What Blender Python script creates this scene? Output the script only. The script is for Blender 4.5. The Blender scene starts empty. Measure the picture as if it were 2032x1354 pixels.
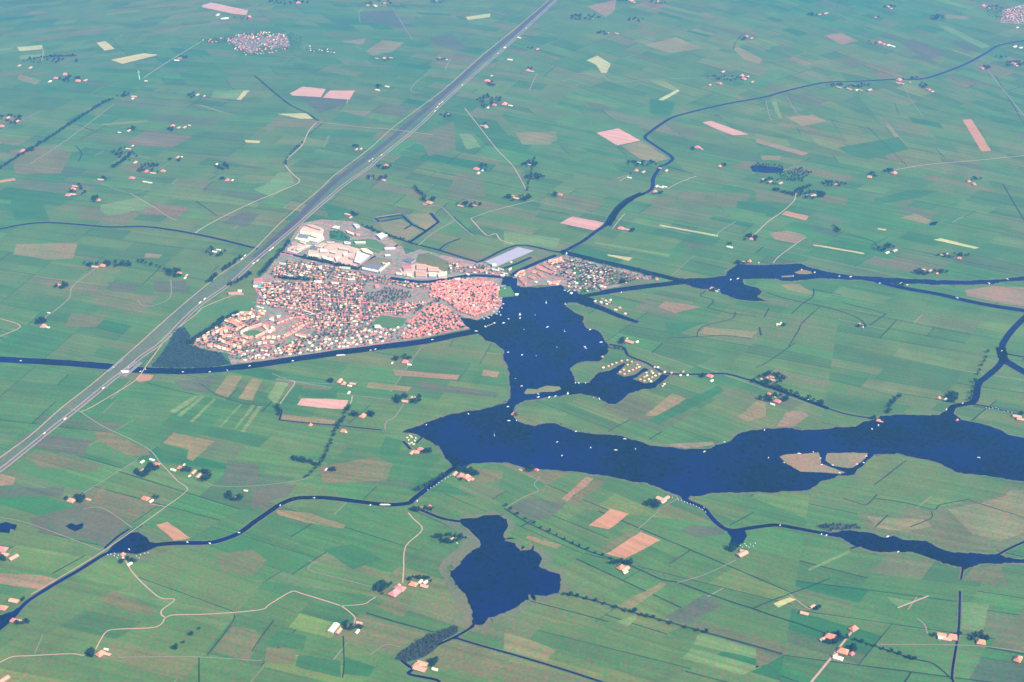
import bpy, math, random
import numpy as np
from mathutils import Vector, noise
from mathutils.geometry import tessellate_polygon

random.seed(7)
R = random.Random(11)
# ------------------------------------------------------------------ camera, sky, sun, exposure
ALT = 2545.0
PITCH = math.radians(28.0)
HFOV = math.radians(42.0)
FPX = 1016.0 / math.tan(HFOV / 2)
scene = bpy.context.scene
cam_data = bpy.data.cameras.new('camera')
cam = bpy.data.objects.new('camera', cam_data)
scene.collection.objects.link(cam)
scene.camera = cam
cam.location = (0, 0, ALT)
cam.rotation_euler = (math.radians(90) - PITCH, 0, 0)
cam_data.angle = HFOV
cam_data.clip_start = 1.0
cam_data.clip_end = 90000.0

SUN_EL = math.radians(42)
SUN_AZ = math.radians(128)          # clockwise from north (+Y): from the lower right, behind the camera
world = bpy.data.worlds.new("World")
scene.world = world
world.use_nodes = True
wn = world.node_tree.nodes
wl = world.node_tree.links
bg = wn['Background']
sky = wn.new('ShaderNodeTexSky')
sky.sky_type = 'NISHITA'
sky.sun_disc = False
sky.sun_elevation = SUN_EL
sky.sun_rotation = SUN_AZ
wl.new(sky.outputs[0], bg.inputs[0])
bg.inputs[1].default_value = 0.14
sun_d = bpy.data.lights.new('sun', 'SUN')
sun_d.energy = 4.6
sun_d.angle = math.radians(0.5)
sun_d.color = (1.0, 0.91, 0.80)
sun = bpy.data.objects.new('sun', sun_d)
scene.collection.objects.link(sun)
sd = Vector((math.sin(SUN_AZ) * math.cos(SUN_EL), math.cos(SUN_AZ) * math.cos(SUN_EL), math.sin(SUN_EL)))
sun.rotation_euler = sd.to_track_quat('Z', 'Y').to_euler()
sun.location = (2000, -2000, 3100)
scene.view_settings.view_transform = 'Standard'
scene.view_settings.look = 'None'
scene.view_settings.gamma = 1.0
scene.view_settings.exposure = 0.9
HAZE_DENSITY = 4.4e-5
HAZE_COLOR = (0.16, 0.51, 0.93, 1)

# ------------------------------------------------------------------ where a spot of the photograph lies on the flat land
SP, CP = math.sin(PITCH), math.cos(PITCH)


def G(px, py):
    u = (px - 1016.0) / FPX
    v = (677.0 - py) / FPX
    dz = v * CP - SP
    t = -ALT / dz
    return (u * t, (CP + v * SP) * t)


def T(x0, y0, s, pts):
    return [(x0 + x / s, y0 + y / s) for x, y in pts]


def A_(*p): return T(540, 420, 7.738, p)
def B_(*p): return T(780, 480, 6.446, p)
def C_(*p): return T(360, 550, 7.523, p)
def D_(*p): return T(600, 560, 7.815, p)
def E_(*p): return T(1000, 480, 6.448, p)
def F_(*p): return T(1140, 650, 7.815, p)
def H_(*p): return T(380, 0, 6.35, p)


def W(pts):
    return [G(*p) for p in pts]


def dir_at(px, py, dx, dy):
    a = G(px, py); b = G(px + dx * 4, py + dy * 4)
    return math.atan2(b[1] - a[1], b[0] - a[0])


def inside(p, poly):
    x, y = p; c = False; n = len(poly); j = n - 1
    for i in range(n):
        xi, yi = poly[i]; xj, yj = poly[j]
        if (yi > y) != (yj > y) and x < (xj - xi) * (y - yi) / (yj - yi) + xi:
            c = not c
        j = i
    return c


# ------------------------------------------------------------------ materials
MATS = {}


def lin(c):
    return tuple(((v / 255.0) / 12.92 if v / 255.0 <= 0.04045 else ((v / 255.0 + 0.055) / 1.055) ** 2.4) for v in c)


def ground_mat(name, color=None, rough=0.95, amp=0.28, hue=0.22, fine=0.09, coarse=0.006, attr=False, rnd=0.0):
    m = bpy.data.materials.new(name); m.use_nodes = True
    nt = m.node_tree; N = nt.nodes; L = nt.links
    b = N['Principled BSDF']
    b.inputs['Roughness'].default_value = rough
    b.inputs['Specular IOR Level'].default_value = 0.15
    geo = N.new('ShaderNodeNewGeometry')
    if attr:
        src = N.new('ShaderNodeAttribute'); src.attribute_name = 'Col'; base = src.outputs['Color']
    else:
        src = N.new('ShaderNodeRGB'); src.outputs[0].default_value = (*color, 1); base = src.outputs[0]

    def noi(scale, detail=3.0, dist=0.0):
        n = N.new('ShaderNodeTexNoise'); n.inputs['Scale'].default_value = scale
        n.inputs['Detail'].default_value = detail; n.inputs['Distortion'].default_value = dist
        n.inputs['Roughness'].default_value = 0.6
        L.new(geo.outputs['Position'], n.inputs['Vector'])
        return n

    def mad(sock, a, c):
        x = N.new('ShaderNodeMath'); x.operation = 'MULTIPLY_ADD'
        L.new(sock, x.inputs[0]); x.inputs[1].default_value = a; x.inputs[2].default_value = c
        return x.outputs[0]
    n1 = noi(fine, 4.0); n2 = noi(coarse, 3.0, 0.4); n3 = noi(fine * 0.8, 2.0)
    s1 = mad(n1.outputs['Fac'], amp * 2.2, 1 - amp * 1.1)
    s2 = mad(n2.outputs['Fac'], amp * 1.6, 1 - amp * 0.8)
    mul = N.new('ShaderNodeMath'); mul.operation = 'MULTIPLY'
    L.new(s1, mul.inputs[0]); L.new(s2, mul.inputs[1])
    val = mul.outputs[0]
    at = N.new('ShaderNodeAttribute'); at.attribute_name = 'Strip'      # direction in which a parcel is worked
    dp = N.new('ShaderNodeVectorMath'); dp.operation = 'DOT_PRODUCT'
    L.new(geo.outputs['Position'], dp.inputs[0]); L.new(at.outputs['Vector'], dp.inputs[1])
    for fr, am in ((1.0, 0.22), (3.1, 0.09)):
        ns = N.new('ShaderNodeTexNoise'); ns.noise_dimensions = '1D'; ns.inputs['Scale'].default_value = fr; ns.inputs['Detail'].default_value = 1.0
        L.new(dp.outputs['Value'], ns.inputs['W'])
        ms = N.new('ShaderNodeMath'); ms.operation = 'MULTIPLY'
        L.new(val, ms.inputs[0]); L.new(mad(ns.outputs['Fac'], am * 2, 1 - am), ms.inputs[1]); val = ms.outputs[0]
    if rnd:
        oi = N.new('ShaderNodeObjectInfo')
        r1 = mad(oi.outputs['Random'], rnd * 2, 1 - rnd)
        m3 = N.new('ShaderNodeMath'); m3.operation = 'MULTIPLY'
        L.new(val, m3.inputs[0]); L.new(r1, m3.inputs[1]); val = m3.outputs[0]
    sc = N.new('ShaderNodeVectorMath'); sc.operation = 'SCALE'
    L.new(base, sc.inputs[0]); L.new(val, sc.inputs['Scale'])
    # reddish / greenish variation of the sward
    mixc = N.new('ShaderNodeMix'); mixc.data_type = 'RGBA'; mixc.blend_type = 'MULTIPLY'
    cr = N.new('ShaderNodeValToRGB')
    cr.color_ramp.elements[0].position = 0.36; cr.color_ramp.elements[1].position = 0.64
    cr.color_ramp.elements[0].color = (1 + hue, 1 - hue * 0.45, 1 + hue * 0.45, 1)
    cr.color_ramp.elements[1].color = (1 - hue, 1 + hue * 0.35, 1 - hue * 0.2, 1)
    L.new(n3.outputs['Fac'], cr.inputs['Fac'])
    mixc.inputs['Factor'].default_value = 1.0
    L.new(sc.outputs[0], mixc.inputs['A']); L.new(cr.outputs['Color'], mixc.inputs['B'])
    n5 = noi(0.0035, 4.0, 0.8)
    cr2 = N.new('ShaderNodeValToRGB')                  # broad drift between lush and drier turf
    cr2.color_ramp.elements[0].position = 0.38; cr2.color_ramp.elements[1].position = 0.62
    cr2.color_ramp.elements[0].color = (1 + hue * .4, 1 - hue * .02, 1 - hue * .02, 1)
    cr2.color_ramp.elements[1].color = (1 - hue * .3, 1 + hue * .06, 1 - hue * .1, 1)
    L.new(n5.outputs['Fac'], cr2.inputs['Fac'])
    mx2 = N.new('ShaderNodeMix'); mx2.data_type = 'RGBA'; mx2.blend_type = 'MULTIPLY'; mx2.inputs['Factor'].default_value = 1.0
    L.new(mixc.outputs['Result'], mx2.inputs['A']); L.new(cr2.outputs['Color'], mx2.inputs['B'])
    L.new(mx2.outputs['Result'], b.inputs['Base Color'])
    MATS[name] = m
    return m


def plain(name, color, rough=0.8, amp=0.12, scale=0.3, spec=0.3, metallic=0.0):
    m = bpy.data.materials.new(name); m.use_nodes = True
    nt = m.node_tree; N = nt.nodes; L = nt.links
    b = N['Principled BSDF']
    b.inputs['Roughness'].default_value = rough
    b.inputs['Specular IOR Level'].default_value = spec
    b.inputs['Metallic'].default_value = metallic
    geo = N.new('ShaderNodeNewGeometry')
    n = N.new('ShaderNodeTexNoise'); n.inputs['Scale'].default_value = scale; n.inputs['Detail'].default_value = 3
    L.new(geo.outputs['Position'], n.inputs['Vector'])
    oi = N.new('ShaderNodeObjectInfo')
    x = N.new('ShaderNodeMath'); x.operation = 'MULTIPLY_ADD'
    L.new(n.outputs['Fac'], x.inputs[0]); x.inputs[1].default_value = amp * 2; x.inputs[2].default_value = 1 - amp
    y = N.new('ShaderNodeMath'); y.operation = 'MULTIPLY_ADD'
    L.new(oi.outputs['Random'], y.inputs[0]); y.inputs[1].default_value = 0.3; y.inputs[2].default_value = 0.85
    z = N.new('ShaderNodeMath'); z.operation = 'MULTIPLY'
    L.new(x.outputs[0], z.inputs[0]); L.new(y.outputs[0], z.inputs[1])
    sc = N.new('ShaderNodeVectorMath'); sc.operation = 'SCALE'
    sc.inputs[0].default_value = color
    L.new(z.outputs[0], sc.inputs['Scale'])
    L.new(sc.outputs[0], b.inputs['Base Color'])
    MATS[name] = m
    return m


FIELD = {  # real base colours of the kinds of field
    'pink': (0.55, 0.27, 0.19), 'orange': (0.44, 0.20, 0.09), 'sand': (0.44, 0.38, 0.14), 'tan': (0.180, 0.165, 0.048),
    'brown': (0.125, 0.130, 0.036), 'rose': (0.225, 0.160, 0.066), 'lime': (0.125, 0.19, 0.042), 'dark': (0.030, 0.125, 0.026),
    'purple': (0.090, 0.098, 0.048), 'green': (0.075, 0.150, 0.032), 'yard': (0.66, 0.42, 0.28), 'cream': (0.95, 0.83, 0.46),
}
ground_mat('parcels', attr=True, fine=0.10, amp=0.40, hue=0.40)
for k_, c_ in FIELD.items():
    ground_mat('field_' + k_, c_, rnd=0.05, fine=0.10, amp=0.22 if k_ in ('pink', 'orange', 'cream') else 0.36, hue=0.12 if k_ in ('pink', 'orange', 'cream', 'yard') else 0.4)
ground_mat('reed', (0.12, 0.125, 0.052), amp=0.4, hue=0.3)
ground_mat('village_ground', (0.28, 0.20, 0.13), fine=0.07, amp=0.6, hue=0.6, coarse=0.03)
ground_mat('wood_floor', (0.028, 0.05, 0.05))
ground_mat('ditch_water', (0.012, 0.03, 0.022), hue=0.1)
ground_mat('asphalt', (0.31, 0.215, 0.185), amp=0.15, hue=0.05)
ground_mat('verge', (0.100, 0.128, 0.055), amp=0.45, hue=.35)
ground_mat('verge_dark', (0.080, 0.066, 0.058), amp=0.4)
ground_mat('ballast', (0.40, 0.25, 0.15), amp=0.2, hue=0.08)
ground_mat('lane', (0.44, 0.29, 0.18), amp=0.25, hue=0.1)
ground_mat('track', (0.24, 0.20, 0.13), amp=0.2)
plain('roof_orange', (0.80, 0.25, 0.13), 0.85)
plain('roof_red', (0.72, 0.20, 0.17), 0.85)
plain('roof_pink', (0.68, 0.34, 0.20), 0.85)
plain('roof_brown', (0.26, 0.15, 0.12), 0.85)
plain('roof_grey', (0.17, 0.16, 0.19), 0.8)
plain('roof_cream', (0.92, 0.76, 0.42), 0.6)
plain('roof_white', (0.90, 0.80, 0.55), 0.5)
plain('roof_green', (0.10, 0.50, 0.36), 0.6)
plain('wall_brick', (0.34, 0.17, 0.12), 0.9)
plain('wall_white', (0.6, 0.5, 0.38), 0.8)
plain('wall_grey', (0.34, 0.32, 0.30), 0.8)
plain('hull_white', (0.93, 0.93, 0.9), 0.35)
plain('sail_cloth', (0.95, 0.92, 0.8), 0.8)
plain('deck_wood', (0.55, 0.42, 0.28), 0.7)
plain('cabin_glass', (0.05, 0.07, 0.09), 0.2)
plain('steel', (0.55, 0.57, 0.58), 0.4)
plain('concrete', (0.5, 0.47, 0.42), 0.85)
plain('turbine_green', (0.45, 0.85, 0.5), 0.5)
plain('rubber', (0.03, 0.03, 0.03), 0.9)
plain('bark', (0.09, 0.07, 0.055), 0.95)
plain('leaves_dark', (0.014, 0.038, 0.026), 0.9, amp=0.5, scale=0.22, spec=0.1)
plain('leaves_mid', (0.022, 0.05, 0.026), 0.9, amp=0.5, scale=0.22, spec=0.1)

plain('leaves_young', (0.040, 0.060, 0.050), 0.9, amp=0.5, scale=0.12, spec=0.1)
plain('leaves_willow', (0.050, 0.050, 0.032), 0.9, amp=0.6, scale=0.15, spec=0.1)
wm = bpy.data.materials.new('water'); wm.use_nodes = True
N = wm.node_tree.nodes; L = wm.node_tree.links; b = N['Principled BSDF']
b.inputs['Roughness'].default_value = 0.2
b.inputs['IOR'].default_value = 1.33
b.inputs['Specular IOR Level'].default_value = 0.06
geo = N.new('ShaderNodeNewGeometry')
n = N.new('ShaderNodeTexNoise'); n.inputs['Scale'].default_value = 0.06; n.inputs['Detail'].default_value = 5
n0 = N.new('ShaderNodeTexNoise'); n0.inputs['Scale'].default_value = 0.004; n0.inputs['Detail'].default_value = 3
L.new(geo.outputs['Position'], n.inputs['Vector']); L.new(geo.outputs['Position'], n0.inputs['Vector'])
ad = N.new('ShaderNodeMath'); ad.operation = 'ADD'
L.new(n.outputs['Fac'], ad.inputs[0]); L.new(n0.outputs['Fac'], ad.inputs[1])
hf = N.new('ShaderNodeMath'); hf.operation = 'MULTIPLY'; hf.inputs[1].default_value = 0.5
L.new(ad.outputs[0], hf.inputs[0])
cr = N.new('ShaderNodeValToRGB')
cr.color_ramp.elements[0].position = 0.42; cr.color_ramp.elements[1].position = 0.58
cr.color_ramp.elements[0].color = (0.0, 0.0005, 0.003, 1); cr.color_ramp.elements[1].color = (0.001, 0.002, 0.060, 1)
L.new(hf.outputs[0], cr.inputs['Fac']); L.new(cr.outputs['Color'], b.inputs['Base Color'])
bp = N.new('ShaderNodeBump'); bp.inputs['Strength'].default_value = 0.5; bp.inputs['Distance'].default_value = 0.4
n4 = N.new('ShaderNodeTexNoise'); n4.inputs['Scale'].default_value = 0.25; n4.inputs['Detail'].default_value = 4
L.new(geo.outputs['Position'], n4.inputs['Vector'])
L.new(n4.outputs['Fac'], bp.inputs['Height']); L.new(bp.outputs['Normal'], b.inputs['Normal'])
MATS['water'] = wm

SOFT = {'tan': 1.15, 'brown': 1.0, 'purple': .85, 'dark': .85, 'lime': 1.35, 'green': 1.0, 'rose': 1.1}
BASEG = (.084, .130, .024)


def region(c, cx, cy, warm=1.0):
    # soils differ a little over the polder: a broad, patchy drift of the turf's own colour
    p = noise.noise(Vector((cx * .00035, cy * .00035, 9.0)))
    return (c[0] * warm * (1 + .22 * p), c[1] * .95 * (1 + .05 * p), c[2] * (.95 - .10 * p), 1)


# ------------------------------------------------------------------ mesh helpers
col = scene.collection


def mesh_obj(name, verts, faces, mat, parent=None, mats=None, fm=None, loc=None):
    me = bpy.data.meshes.new(name)
    me.from_pydata(verts, [], faces)
    for m in (mats or [mat]):
        me.materials.append(MATS[m])
    if fm is not None:
        me.polygons.foreach_set('material_index', fm)
    me.update()
    o = bpy.data.objects.new(name, me)
    col.objects.link(o)
    if parent: o.parent = parent
    if loc: o.location = loc
    return o


def structure(o):
    o['kind'] = 'structure'; return o


def stuff(o, label, cat):
    o['kind'] = 'stuff'; o['label'] = label; o['category'] = cat; return o


def ragged(pts, step=14.0, amp=4.0, seed=0.0):
    out = []; n = len(pts)
    for i in range(n):
        a = pts[i]; b_ = pts[(i + 1) % n]
        d = math.hypot(b_[0] - a[0], b_[1] - a[1]); k = max(1, int(d / step))
        for j in range(k):
            t = j / k
            x = a[0] + (b_[0] - a[0]) * t; y = a[1] + (b_[1] - a[1]) * t
            v = Vector((x * 0.02, y * 0.02, seed)); w = Vector((x * 0.09, y * 0.09, seed + 5))
            nx = noise.noise(v) * amp + noise.noise(w) * amp * 0.7
            ny = noise.noise(v + Vector((31, 7, 0))) * amp + noise.noise(w + Vector((3, 17, 0))) * amp * 0.7
            out.append((x + nx, y + ny))
    return out


def sheet(name, pts, z, mat, rag=0.0, step=14.0, world_pts=False):
    w = pts if world_pts else W(pts)
    if rag: w = ragged(w, step, rag)
    tri = tessellate_polygon([[Vector((x, y, 0)) for x, y in w]])
    o = structure(mesh_obj(name, [(x, y, z) for x, y in w], [tuple(t) for t in tri], mat))
    if name == 'field':
        th = local_angles(w[0])[0] + math.pi / 2
        st = o.data.attributes.new('Strip', 'FLOAT_VECTOR', 'POINT')
        st.data.foreach_set('vector', [.045 * math.cos(th), .045 * math.sin(th), 0] * len(w))
        k = mat[6:]
        if k in SOFT:
            # the crop's own colour, drifting with the region like that of its neighbours
            cx = sum(q[0] for q in w) / len(w); cy = sum(q[1] for q in w) / len(w)
            m_ = SOFT[k]
            c = tuple(BASEG[i] + (FIELD[k][i] - BASEG[i]) * m_ for i in range(3))
            ca_ = o.data.color_attributes.new('Col', 'FLOAT_COLOR', 'POINT')
            ca_.data.foreach_set('color', list(region(c, cx, cy)) * len(w))
            o.data.materials[0] = MATS['parcels']
    return o


def smooth(pts, k=4):
    out = []
    n = len(pts)
    for i in range(n - 1):
        p0 = pts[max(0, i - 1)]; p1 = pts[i]; p2 = pts[i + 1]; p3 = pts[min(n - 1, i + 2)]
        for j in range(k):
            t = j / k; t2 = t * t; t3 = t2 * t
            out.append(tuple(0.5 * ((2 * p1[c]) + (-p0[c] + p2[c]) * t + (2 * p0[c] - 5 * p1[c] + 4 * p2[c] - p3[c]) * t2 + (-p0[c] + 3 * p1[c] - 3 * p2[c] + p3[c]) * t3) for c in (0, 1)))
    out.append(pts[-1])
    return out


def ribbon_geo(w, width, z, jit=0.0, base=0):
    vs = []; fs = []
    n = len(w)
    for i in range(n):
        a = w[max(0, i - 1)]; b_ = w[min(n - 1, i + 1)]
        d = math.hypot(b_[0] - a[0], b_[1] - a[1]) or 1
        nx, ny = -(b_[1] - a[1]) / d, (b_[0] - a[0]) / d
        ww = width if not isinstance(width, (list, tuple)) else width[0] + (width[1] - width[0]) * i / max(1, n - 1)
        h1 = ww / 2 * (1 + jit * R.uniform(-1, 1)); h2 = ww / 2 * (1 + jit * R.uniform(-1, 1))
        vs += [(w[i][0] + nx * h1, w[i][1] + ny * h1, z), (w[i][0] - nx * h2, w[i][1] - ny * h2, z)]
    for i in range(n - 1):
        k = base + 2 * i
        fs.append((k, k + 1, k + 3, k + 2))
    return vs, fs


def dens(w, step):
    out = []
    for a, b_ in zip(w[:-1], w[1:]):
        d = math.hypot(b_[0] - a[0], b_[1] - a[1]); k = max(1, int(d / step))
        out += [(a[0] + (b_[0] - a[0]) * j / k, a[1] + (b_[1] - a[1]) * j / k) for j in range(k)]
    out.append(w[-1])
    return out


def offset(w, d):
    out = []; n = len(w)
    for i in range(n):
        a = w[max(0, i - 1)]; b_ = w[min(n - 1, i + 1)]
        l = math.hypot(b_[0] - a[0], b_[1] - a[1]) or 1
        out.append((w[i][0] - (b_[1] - a[1]) / l * d, w[i][1] + (b_[0] - a[0]) / l * d))
    return out


def strip(name, pts, width, z, mat, curve=True, jit=0.0, off=0.0, step=None):
    w = W(pts)
    if curve and len(w) > 2: w = smooth(w)
    if off: w = offset(w, off)
    if step: w = dens(w, step)
    vs, fs = ribbon_geo(w, width, z, jit)
    return structure(mesh_obj(name, vs, fs, mat))

# ------------------------------------------------------------------ the land: one sheet divided into parcels
ANCH = [(1500, 1200, .28, -.55), (1150, 1050, .45, -.6), (1850, 1000, .2, -.8), (1900, 1230, .15, -1.6), (600, 1250, .25, -1.2), (450, 1100, .35, -.6), (450, 830, .2, -1.0),
        (150, 950, .3, -.6), (100, 1150, .2, -.6), (850, 780, .12, -1.5), (650, 900, .12, -.9), (1500, 680, .2, -.9), (1350, 800, .35, -.55), (1350, 450, .2, -.8), (1150, 250, .2, 1.0),
        (1750, 420, .2, -.5), (1750, 150, .35, -.3), (1300, 150, .3, -.4), (850, 180, .15, -.7), (600, 250, .05, -.8), (250, 250, .1, -.6),
        (200, 480, .12, -.8), (200, 650, .2, -1.0), (150, 60, -.1, -.7), (1900, 300, .2, 1.2), (500, 130, .05, .9), (900, 350, .2, -.8), (120, 800, .1, -.9), (850, 1250, .3, -.9)]
ANG = []
for ax, ay, s1, s2 in ANCH:
    ANG.append((G(ax, ay), dir_at(ax, ay, 1, s1), dir_at(ax, ay, 1, s2)))


def local_angles(p):
    best = min(ANG, key=lambda a: (a[0][0] - p[0]) ** 2 + (a[0][1] - p[1]) ** 2)
    return best[1], best[2]


def clip(poly, px, py, nx, ny):
    out = []
    n_ = len(poly)
    for i in range(n_):
        a = poly[i]; b_ = poly[(i + 1) % n_]
        da = (a[0] - px) * nx + (a[1] - py) * ny; db = (b_[0] - px) * nx + (b_[1] - py) * ny
        if da >= 0: out.append(a)
        if (da > 0 and db < 0) or (da < 0 and db > 0):
            t = da / (da - db); out.append((a[0] + (b_[0] - a[0]) * t, a[1] + (b_[1] - a[1]) * t))
    return out


def area(p):
    return abs(sum(p[i][0] * p[(i + 1) % len(p)][1] - p[(i + 1) % len(p)][0] * p[i][1] for i in range(len(p)))) / 2


PARC = []; EDGES = []
PR = random.Random(23)


def split(poly, depth):
    a_ = area(poly)
    cx = sum(p[0] for p in poly) / len(poly); cy = sum(p[1] for p in poly) / len(poly)
    th1, th2 = local_angles((cx, cy))
    target = 26000 * PR.choice((0.6, 1, 1, 1.6, 2.6))
    ex = lambda th: max(p[0] * math.cos(th) + p[1] * math.sin(th) for p in poly) - min(p[0] * math.cos(th) + p[1] * math.sin(th) for p in poly)
    if a_ < target or depth > 22:
        PARC.append(poly); return
    n1 = th1 + math.pi / 2; n2 = th2 + math.pi / 2
    # parcels stay longer along the first direction
    if ex(n1) > ex(n2) * 0.42: nrm = n1
    else: nrm = n2
    nrm += PR.gauss(0, 0.03)
    nx, ny = math.cos(nrm), math.sin(nrm)
    vals = [p[0] * nx + p[1] * ny for p in poly]
    t = PR.uniform(0.38, 0.62)
    off_ = min(vals) + (max(vals) - min(vals)) * t
    px, py = nx * off_, ny * off_
    p1 = clip(poly, px, py, nx, ny); p2 = clip(poly, px, py, -nx, -ny)
    if len(p1) < 3 or len(p2) < 3:
        PARC.append(poly); return
    cut = [p for p in p1 if abs((p[0] - px) * nx + (p[1] - py) * ny) < 1e-3]
    if len(cut) >= 2: EDGES.append((cut[0], cut[1], depth))
    split(p1, depth + 1); split(p2, depth + 1)


X0, X1, Y0, Y1 = -6200, 6200, 2600, 12500
split([(X0, Y0), (X1, Y0), (X1, Y1), (X0, Y1)], 0)
PAL = [((.068, .165, .028), 12), ((.046, .145, .028), 9), ((.082, .172, .030), 9), ((.105, .170, .034), 8), ((.122, .155, .040), 4), ((.145, .145, .048), 2.0),
       ((.085, .105, .038), 1.6), ((.032, .122, .026), 6), ((.150, .125, .050), 1.0), ((.125, .210, .034), 1.6)]
pw = [w for _, w in PAL]
gv = []; gf = []; gc = []; gs_ = []
for p in PARC:
    k0 = len(gv); gv += [(x, y, 0) for x, y in p]; gf.append(tuple(range(k0, k0 + len(p)))); th_ = local_angles(p[0])[0] + math.pi / 2; gs_ += [(.045 * math.cos(th_), .045 * math.sin(th_), 0)] * len(p)
    cx = sum(q[0] for q in p) / len(p); cy = sum(q[1] for q in p) / len(p)
    big = noise.noise(Vector((cx * 0.0006, cy * 0.0006, 2.0)))
    c = PR.choices(PAL, pw)[0][0]
    g = BASEG
    k = 0.58 if PR.random() < 0.9 else 1.0
    c = tuple(g[i] + (c[i] - g[i]) * k for i in range(3))
    warm = 1 + 0.5 * big + PR.uniform(-.08, .12)
    gc.append(region(c, cx, cy, warm))
BIG = 30000
for (xa, ya, xb, yb) in ((-BIG, -BIG + 8000, BIG, Y0), (-BIG, Y1, BIG, BIG + 8000), (-BIG, Y0, X0, Y1), (X1, Y0, BIG, Y1)):
    k0 = len(gv); gv += [(xa, ya, 0), (xb, ya, 0), (xb, yb, 0), (xa, yb, 0)]; gf.append((k0, k0 + 1, k0 + 2, k0 + 3)); gc.append((.06, .13, .04, 1)); gs_ += [(.045, 0, 0)] * 4
ground = structure(mesh_obj('ground', gv, gf, 'parcels'))
ca = ground.data.color_attributes.new('Col', 'FLOAT_COLOR', 'CORNER')
flat = []
for f_, c in zip(gf, gc): flat += list(c) * len(f_)
ca.data.foreach_set('color', flat)
st_ = ground.data.attributes.new('Strip', 'FLOAT_VECTOR', 'POINT')
st_.data.foreach_set('vector', [q for v_ in gs_ for q in v_])
# narrow field ditches and paler tracks along some of the parcel edges
dv = []; df = []; tv = []; tf = []
for a, b_, d in EDGES:
    r = PR.random(); L_ = math.hypot(a[0] - b_[0], a[1] - b_[1])
    if L_ > 1500: continue
    if r < 0.24:
        vs, fs = ribbon_geo(dens([a, b_], 40), PR.uniform(2.0, 4.6), 0.15, 0.35, len(dv)); dv += vs; df += fs
    elif r < 0.30:
        vs, fs = ribbon_geo(dens([a, b_], 40), PR.uniform(2.0, 4.2), 0.12, 0.35, len(tv)); tv += vs; tf += fs
structure(mesh_obj('ditch', dv, df, 'ditch_water'))
structure(mesh_obj('grass_verge', tv, tf, 'track'))

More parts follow.
